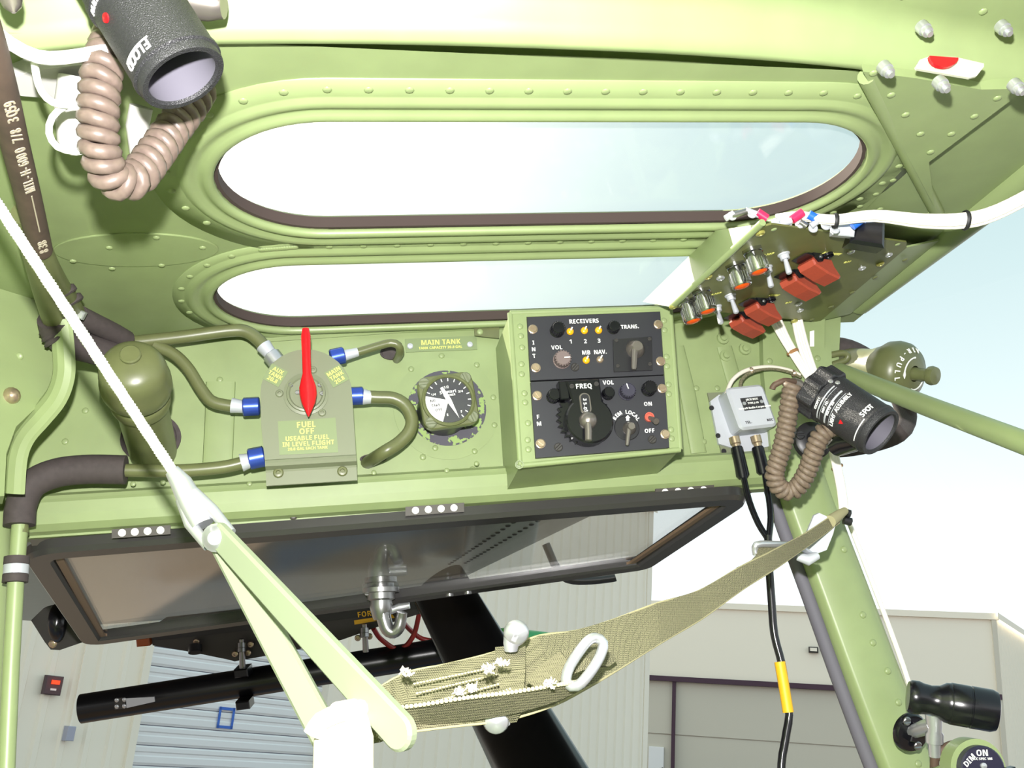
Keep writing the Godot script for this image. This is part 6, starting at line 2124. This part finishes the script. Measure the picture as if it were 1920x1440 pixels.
	for q in [[1586, 960], [1588, 975]]:
		st = tool()
		tube(st, [dep(q[0] - 6, q[1], 1.11), dep(q[0] + 8, q[1] + 4, 1.11)], 0.0045, 6)
		obj("bolt", st, m.black, bk)
	# pale canvas wrap below the lever
	var cw = thing("canvas_wrap", "bleached canvas wrap around the strap end below the lever", "wrap", at(dep(640, 1400, 0.56)))
	st = tool()
	tube(st, pts_d([[672, 1326, 0.60], [656, 1346, 0.59], [645, 1384, 0.58], [640, 1900, 0.57]]), [0.006, 0.0135, 0.0175, 0.0190], 22, true, 0.75, camdir(0, 0, 1))
	obj("wrap", st, m.canvas, cw)
	st = tool()
	tube(st, curve(pts_d([[585, 1378, 0.57], [602, 1352, 0.572], [640, 1336, 0.575], [672, 1330, 0.59], [690, 1322, 0.61]]), 0.006), 0.0052, 10)
	obj("hem", st, m.canvas, cw)
# ---------------------------------------------------------------- open side window, hinged up under the wing
const TILT := 0.12
func wp(px, py, lift := 0.0) -> Vector3:
	return onp(px, py, Vector3(0, 0.226, ZW), Vector3(0, 1, -TILT)) + Vector3(0, -lift, 0)
func open_window():
	var t = thing("side_window", "dark framed cabin window swung up and open on three hinges", "window", at(Vector3(0.1, 0.226, ZW)))
	# hinge strip under the longeron
	var st = tool()
	slab(st, [onz(50, 996, ZW), onz(1400, 898, ZW), onz(1410, 924, ZW - 0.012), onz(1380, 936, ZW - 0.012), onz(160, 1012, ZW - 0.012), onz(60, 1024, ZW - 0.012)], Vector3(0, 0.004, -0.004))
	obj("hinge_strip", st, m.rail_dark, t)
	# frame bars
	var cor = [wp(66, 1030), wp(172, 1196), wp(1205, 1054), wp(1392, 926)]
	var loop = []
	var n = 4
	for i in n:
		var c: Vector3 = cor[i]
		var pa: Vector3 = (cor[(i - 1 + n) % n] - c).normalized(); var pb: Vector3 = (cor[(i + 1) % n] - c).normalized()
		var r = [0.03, 0.02, 0.012, 0.03][i] as float
		for k in 7:
			var f = k / 6.0
			loop.append((c + pa * r).lerp(c, f).lerp(c.lerp(c + pb * r, f), f))
	st = tool()
	sweep(st, loop, [Vector2(-0.014, -0.006), Vector2(-0.011, -0.009), Vector2(0.010, -0.009), Vector2(0.014, -0.004), Vector2(0.014, 0.006), Vector2(-0.014, 0.006)], [Vector3(0, 1, -TILT).normalized()], true)
	obj("frame", st, m.frame_dark, t, "glossy dark frame")
	st = tool()
	var mid = (cor[0] + cor[1] + cor[2] + cor[3]) / 4.0
	var sealp = []
	for p in loop: sealp.append(p + (mid - p).normalized() * 0.020 + Vector3(0, -0.0015, 0))
	sweep(st, sealp, [Vector2(-0.004, -0.0025), Vector2(0.004, -0.0025), Vector2(0.004, 0.001), Vector2(-0.004, 0.001)], [Vector3(0, 1, -TILT).normalized()], true)
	obj("glazing_seal", st, m.glazing_tan, t, "tan glazing seal")
	st = tool()
	var gp = []
	for p in loop: gp.append(p + Vector3(0, 0.001, 0))
	slab(st, gp, Vector3(0, 0.003, 0))
	obj("glass_pane", st, m.glass, t)
	# three hinges with four bright screws each
	for q in [[265, 995], [815, 953], [1283, 919]]:
		st = tool()
		slab(st, [onz(q[0] - 55, q[1] - 2, ZW + 0.011), onz(q[0] + 55, q[1] - 10, ZW + 0.011), onz(q[0] + 55, q[1] + 7, ZW + 0.011), onz(q[0] - 55, q[1] + 15, ZW + 0.011)], Vector3(0, 0, 0.0015))
		var h = obj("hinge_leaf", st, m.rail_dark, t)
		for k in 4: put("screw", screw_mesh(0.0040, true), m.white, h, facing(onz(q[0] - 36 + k * 24, q[1] + 4 - k * 1.6, ZW + 0.0128), Vector3(0, -0.2, 1), Vector3(1, 0.3 * k, 0)))
	# fill strip below the longeron
	st = tool()
	slab(st, [onz(720, 946, ZW), onz(860, 936, ZW), onz(860, 950, ZW), onz(720, 960, ZW)], Vector3(0, 0, 0.001))
	rivets(t, [onz(1055, 934, ZW + 0.002), onz(550, 968, ZW + 0.002)], Vector3.BACK, 0.0045, m.rail_dark)
	# latch on the lower edge
	var lb = onp(712, 1100, Vector3(0, 0.17, 0), Vector3.UP)
	var c0 = wp(712, 1108)
	var ld = c0.length() / ray(712, 1108).length()
	st = tool()
	lathe(st, [Vector2(0.016, -0.012), Vector2(0.022, -0.011), Vector2(0.022, -0.004), Vector2(0.018, -0.003), Vector2(0.018, 0.002), Vector2(0.025, 0.003), Vector2(0.025, 0.009), Vector2(0.019, 0.010), Vector2(0.019, 0.018), Vector2(0.015, 0.020), Vector2(0.0155, 0.030), Vector2(0.012, 0.042), Vector2(0.010, 0.046)], L(facing(dep(714, 1098, ld), camdir(0.05, 0.96, 0.25), camdir(1, 0, 0))), 28)
	var la = obj("latch", st, m.steel, t, "steel latch with a hooked handle")
	st = tool()
	tube(st, curve(pts_d([[716, 1140, ld - 0.01], [720, 1160, ld - 0.012], [727, 1180, ld - 0.014], [738, 1185, ld - 0.014], [748, 1176, ld - 0.014], [752, 1160, ld - 0.012], [754, 1148, ld - 0.012]]), 0.004), [0.012, 0.011, 0.011, 0.0105, 0.010] + range(60).map(func(i): return maxf(0.0062, 0.010 - i * 0.0002)), 14)
	obj("hook_handle", st, m.steel, la)
	st = tool()
	tube(st, [dep(724, 1148, ld), dep(750, 1138, ld), dep(768, 1135, ld)], [0.005, 0.0055, 0.0045], 10)
	obj("side_lever", st, m.alu, la)
	for q in [[690, 1112], [728, 1108]]: put("screw", screw_mesh(0.0045, true), m.steel, la, facing(dep(q[0], q[1], ld - 0.012), camdir(0, 0.4, 1), camdir(1, 0, 0)))
	for q in [[842, 1108], [876, 1104]]:
		st = tool()
		tube(st, [wp(q[0], q[1] - 6), wp(q[0], q[1] - 6) + Vector3(0, -0.012, 0)], 0.006, 6)
		obj("stop_nut", st, m.steel, t)
	# swivel bracket at the aft corner
	var bd = 1.62
	var bk = thing("window_bracket", "black bracket plate with a brass rivet behind the open window's aft corner", "bracket", at(dep(110, 1170, bd)))
	st = tool()
	var o = []
	for q in [[58, 1163], [82, 1140], [120, 1130], [170, 1170], [192, 1188], [178, 1196], [150, 1206], [112, 1219], [95, 1218], [84, 1204]]: o.append(dep(q[0], q[1], bd))
	slab(st, o, camdir(0, 0, -1) * 0.012)
	obj("plate", st, m.pylon, bk)
	st = tool()
	lathe(st, [Vector2(0.026, 0), Vector2(0.022, 0.014), Vector2(0.012, 0.022), Vector2(0, 0.024)], L(facing(dep(108, 1168, bd), camdir(0.3, 0, 1), camdir(1, 0, 0))), 24, 60, Vector2(0.55, 1.2))
	obj("boss", st, m.gloss_black, bk)
	put("rivet", rivet_mesh(0.007), m.brass, bk, facing(dep(99, 1207, bd), camdir(0, 0, 1), camdir(1, 0, 0)))

# ---------------------------------------------------------------- wing, strut, pylon and rocket tube
func wing_y(z: float) -> float:
	return 0.262 + (-z - 1.14) * 0.088
func stores():
	var t = thing("wing", "grey port wing underside with rivet rows over the open window", "wing", at(Vector3(-0.2, 0.27, -1.2)), "", "structure")
	var st = tool()
	var sec = [Vector2(0.52, 0.06), Vector2(0.50, 0.03), Vector2(0.45, 0.010), Vector2(0.36, 0.0), Vector2(-1.15, 0.02), Vector2(-1.15, 0.05), Vector2(0.10, 0.17), Vector2(0.40, 0.155), Vector2(0.50, 0.11)]
	var zs = [-1.165, -5.5]
	for i in sec.size():
		var p: Vector2 = sec[i]; var q: Vector2 = sec[(i + 1) % sec.size()]
		var v = []
		for c in [[p, zs[0]], [q, zs[0]], [q, zs[1]], [p, zs[1]]]: v.append(FI * Vector3(c[0].x, wing_y(c[1]) + c[0].y, c[1]))
		quadf(st, v[0], v[1], v[2], v[3], FI * Vector3(-0.1, wing_y(-3.0) + 0.07, -3.0))
	for z in zs:
		var poly = []
		for p in sec: poly.append(Vector2(p.x, p.y))
		var idx = Geometry2D.triangulate_polygon(PackedVector2Array(poly))
		var nn = Vector3(0, 0, 1 if z > -2 else -1)
		for i in idx.size() / 3:
			var v = []
			for k in 3: v.append(FI * Vector3(sec[idx[i * 3 + k]].x, wing_y(z) + sec[idx[i * 3 + k]].y, z))
			tri(st, v[0], v[1], v[2], nn, nn, nn)
	obj("skin", st, m.wing, t)
	var pr = []
	for x in [0.30, 0.34, -0.15, -0.19]:
		for i in 26: pr.append(Vector3(x, wing_y(-1.2 - i * 0.055) + 0.0 + maxf(0.0, (0.36 - x) * 0.013), -1.2 - i * 0.055))
	rivets(t, pr, Vector3.DOWN, 0.005, m.pylon)
	# its twin over the lens, out of view, added to shade the ground to starboard
	var tw = thing("wing", "unseen grey starboard wing over the open window, added to shade the ground", "wing", at(Vector3(-0.2, 0.52, 0.2)), "", "structure")
	st = tool()
	var tz = [0.10, 4.4]
	for i in sec.size():
		var p: Vector2 = sec[i]; var q: Vector2 = sec[(i + 1) % sec.size()]
		var v = []
		for c in [[p, tz[0]], [q, tz[0]], [q, tz[1]], [p, tz[1]]]: v.append(FI * Vector3(c[0].x, 0.50 + c[1] * 0.06 + c[0].y, c[1]))
		quadf(st, v[0], v[1], v[2], v[3], FI * Vector3(-0.1, 0.70, 2.2))
	obj("skin", st, m.wing, tw)
	# strut from the wing down to the fuselage
	var s0 = dep(820, 1095, 2.45); var s1 = s0 + (dep(1050, 1520, 1.55) - s0) * 1.5
	var sb = thing("wing_strut", "broad black streamlined wing strut running down beside the rocket tube", "strut", at(s0))
	st = tool()
	var ss = []
	for i in 24:
		var a = TAU * i / 24
		ss.append(Vector2(cos(a) * 0.070 * (1.0 if cos(a) > 0 else 0.95), sin(a) * 0.024))
	sweep(st, [s0, s0.lerp(s1, 0.5), s1], ss, [camdir(0, -0.2, 1)], false, true)
	obj("strut_tube", st, m.strut_black, sb)
	# pylon beam
	var d = 2.75
	var py = thing("weapon_pylon", "dark grey pylon beam under the wing stencilled FORWARD with a yellow stripe", "pylon", at(dep(560, 1180, d)))
	st = tool()
	var o = []
	for q in [[284, 1178], [330, 1172], [560, 1148], [640, 1140], [780, 1122], [790, 1150], [700, 1178], [680, 1186], [640, 1200], [520, 1226], [440, 1240], [424, 1236], [355, 1222], [286, 1210]]: o.append(dep(q[0], q[1], d))
	slab(st, o, camdir(0, 0, -1) * 0.10)
	obj("fairing", st, m.pylon, py)
	st = tool()
	o = []
	for q in [[284, 1176], [560, 1146], [790, 1120], [795, 1140], [560, 1172], [300, 1200], [284, 1198]]: o.append(dep(q[0], q[1], d - 0.02))
	slab(st, o, camdir(0, 0, -1) * 0.12)
	obj("beam", st, m.black, py)
	st = tool()
	slab(st, [dep(664, 1163, d - 0.022), dep(736, 1152, d - 0.022), dep(740, 1158, d - 0.022), dep(665, 1171, d - 0.022)], camdir(0, 0, 1) * 0.002)
	obj("yellow_stripe", st, m.yellow, py, "yellow stripe")
	words(py, "FORWARD", 0.014, facing(dep(703, 1149, d - 0.024), camdir(0, 0, 1), camdir(1, -0.12, 0)), m.yellow)
	st = tool()
	box(st, Vector3(0.035, 0.022, 0.03), L(facing(dep(271, 1202, d), camdir(0, 0, 1), camdir(1, -0.1, 0))), 0.003)
	obj("position_light", st, mat("lens_brown", c8(150, 72, 20), 0.25), py, "brown tail lens")
	st = tool()
	tube(st, [dep(366, 1224, d - 0.03), dep(366, 1210, d - 0.02)], 0.018, 14)
	obj("access_cover", st, m.black, py)
	for q in [[441, 1226], [470, 1208], [465, 1224], [671, 1196], [693, 1193], [368, 1203]]: put("bolt", screw_mesh(0.0085, false), m.brass, py, facing(dep(q[0], q[1], d - 0.012), camdir(0, 0, 1), camdir(1, 0, 0)))
	for q in [[453, 1198, 455, 1258], [683, 1170, 686, 1222]]:
		st = tool()
		tube(st, [dep(q[0], q[1], d - 0.03), dep(q[2], q[3], d - 0.03)], [0.007, 0.0085], 10)
		for k in 2: lathe(st, [Vector2(0.009, -0.007), Vector2(0.012, -0.006), Vector2(0.012, 0.006), Vector2(0.009, 0.007)], L(facing(dep(q[0], q[1] + 12 + k * 8, d - 0.03), Vector3.UP, Vector3.RIGHT)), 6, 5)
		obj("sway_bolt", st, m.steel, py)
	# tube
	var rt = thing("rocket_tube", "long matte black rocket launcher tube with a green forward band", "tube", at(dep(550, 1268, d)))
	var r0 = dep(152, 1329, d - 0.02); var r1 = dep(940, 1205, d + 0.10)
	var ax = (r1 - r0).normalized()
	st = tool()
	var rf = L(facing(r0, ax, Vector3.UP))
	var rl = r0.distance_to(r1)
	lathe(st, [Vector2(0.030, 0.02), Vector2(0.034, 0), Vector2(0.0375, 0.0), Vector2(0.0375, rl), Vector2(0.034, rl), Vector2(0.034, rl - 0.1)], rf, 36)
	obj("tube", st, m.strut_black, rt)
	st = tool()
	lathe(st, [Vector2(0.0385, rl - 0.012), Vector2(0.0385, rl + 0.014), Vector2(0.034, rl + 0.014)], rf, 36)
	obj("forward_band", st, mat("band_green", c8(60, 150, 40), 0.4), rt, "green band")
	st = tool()
	tube(st, [r1, dep(985, 1198, d + 0.105), dep(1010, 1194, d + 0.11), dep(1050, 1191, d + 0.115)], [0.030, 0.026, 0.016, 0.004], 14)
	obj("tip", st, mat("tip_green", c8(70, 170, 110), 0.4), rt, "green tip")
	st = tool()
	slab(st, [dep(216, 1309, d - 0.075), dep(236, 1307, d - 0.075), dep(236, 1328, d - 0.075), dep(216, 1330, d - 0.075)], camdir(0, 0, 1) * 0.004)
	obj("clip_base", st, m.pylon, rt)
	for q in [[219, 1313], [233, 1312], [219, 1325], [233, 1324]]: put("clip_screw", rivet_mesh(0.006), m.alu, rt, facing(dep(q[0], q[1], d - 0.079), camdir(0, 0, 1), camdir(1, 0, 0)))
	st = tool()
	slab(st, [dep(237, 1309, d - 0.079), dep(290, 1306, d - 0.079), dep(291, 1315, d - 0.079), dep(238, 1327, d - 0.079)], camdir(0, 0, 1) * 0.003)
	obj("contact_clip", st, m.alu_soft, rt, "bare metal contact clip")
	st = tool()
	tube(st, [dep(147, 1331, d - 0.03), dep(156, 1330, d - 0.03)], 0.006, 8)
	obj("tail_pin", st, m.alu, rt)
	for q in [[456, 1258], [459, 1318]]:
		st = tool()
		box(st, Vector3(0.036, 0.022, 0.05), L(facing(dep(q[0], q[1], d - 0.02), camdir(0, 0, 1), camdir(1, -0.12, 0))), 0.003)
		obj("clamp_block", st, m.strut_black, rt)
	st = tool()
	tube(st, [dep(459, 1318, d - 0.02), dep(459, 1328, d - 0.02)], 0.004, 8)
	obj("clamp_stud", st, m.steel, rt)
	# red hoses
	for k in 2:
		var h = thing("electrical_hose", ["red rubber hose looping low under the pylon beam", "red rubber hose running from the pylon behind the wing strut"][k], "hose", at(dep(740, 1200, d + 0.06)))
		st = tool()
		tube(st, curve(pts_d([[[700, 1178, d], [714, 1198, d + 0.04], [742, 1217, d + 0.06], [760, 1212, d + 0.06], [776, 1190, d + 0.06], [784, 1160, d + 0.06], [786, 1145, d + 0.05]], [[750, 1160, d + 0.02], [768, 1180, d + 0.10], [790, 1197, d + 0.12], [820, 1202, d + 0.12], [850, 1200, d + 0.12]]][k]), 0.01), 0.0068, 10)
		obj("hose", st, m.hose_red, h)
	# pitot tube under the wing
	var pd = 3.0
	var pt = thing("pitot_tube", "dark bent pitot tube under the wing in front of the ribbed hangar", "pitot tube", at(dep(1060, 1080, pd)))
	st = tool()
	tube(st, curve(pts_d([[1040, 1060, pd], [1054, 1080, pd], [1075, 1088, pd], [1110, 1088, pd], [1145, 1084, pd], [1154, 1082, pd]]), 0.02), [0.014] + range(40).map(func(i): return 0.0125), 14)
	obj("tube", st, m.frame_dark, pt)
	st = tool()
	var foot = dep(1041, 1062, pd)
	tube(st, [foot, Vector3(foot.x - 0.02, wing_y(foot.z) + 0.06, foot.z)], 0.012, 10)
	obj("mast", st, m.frame_dark, pt)
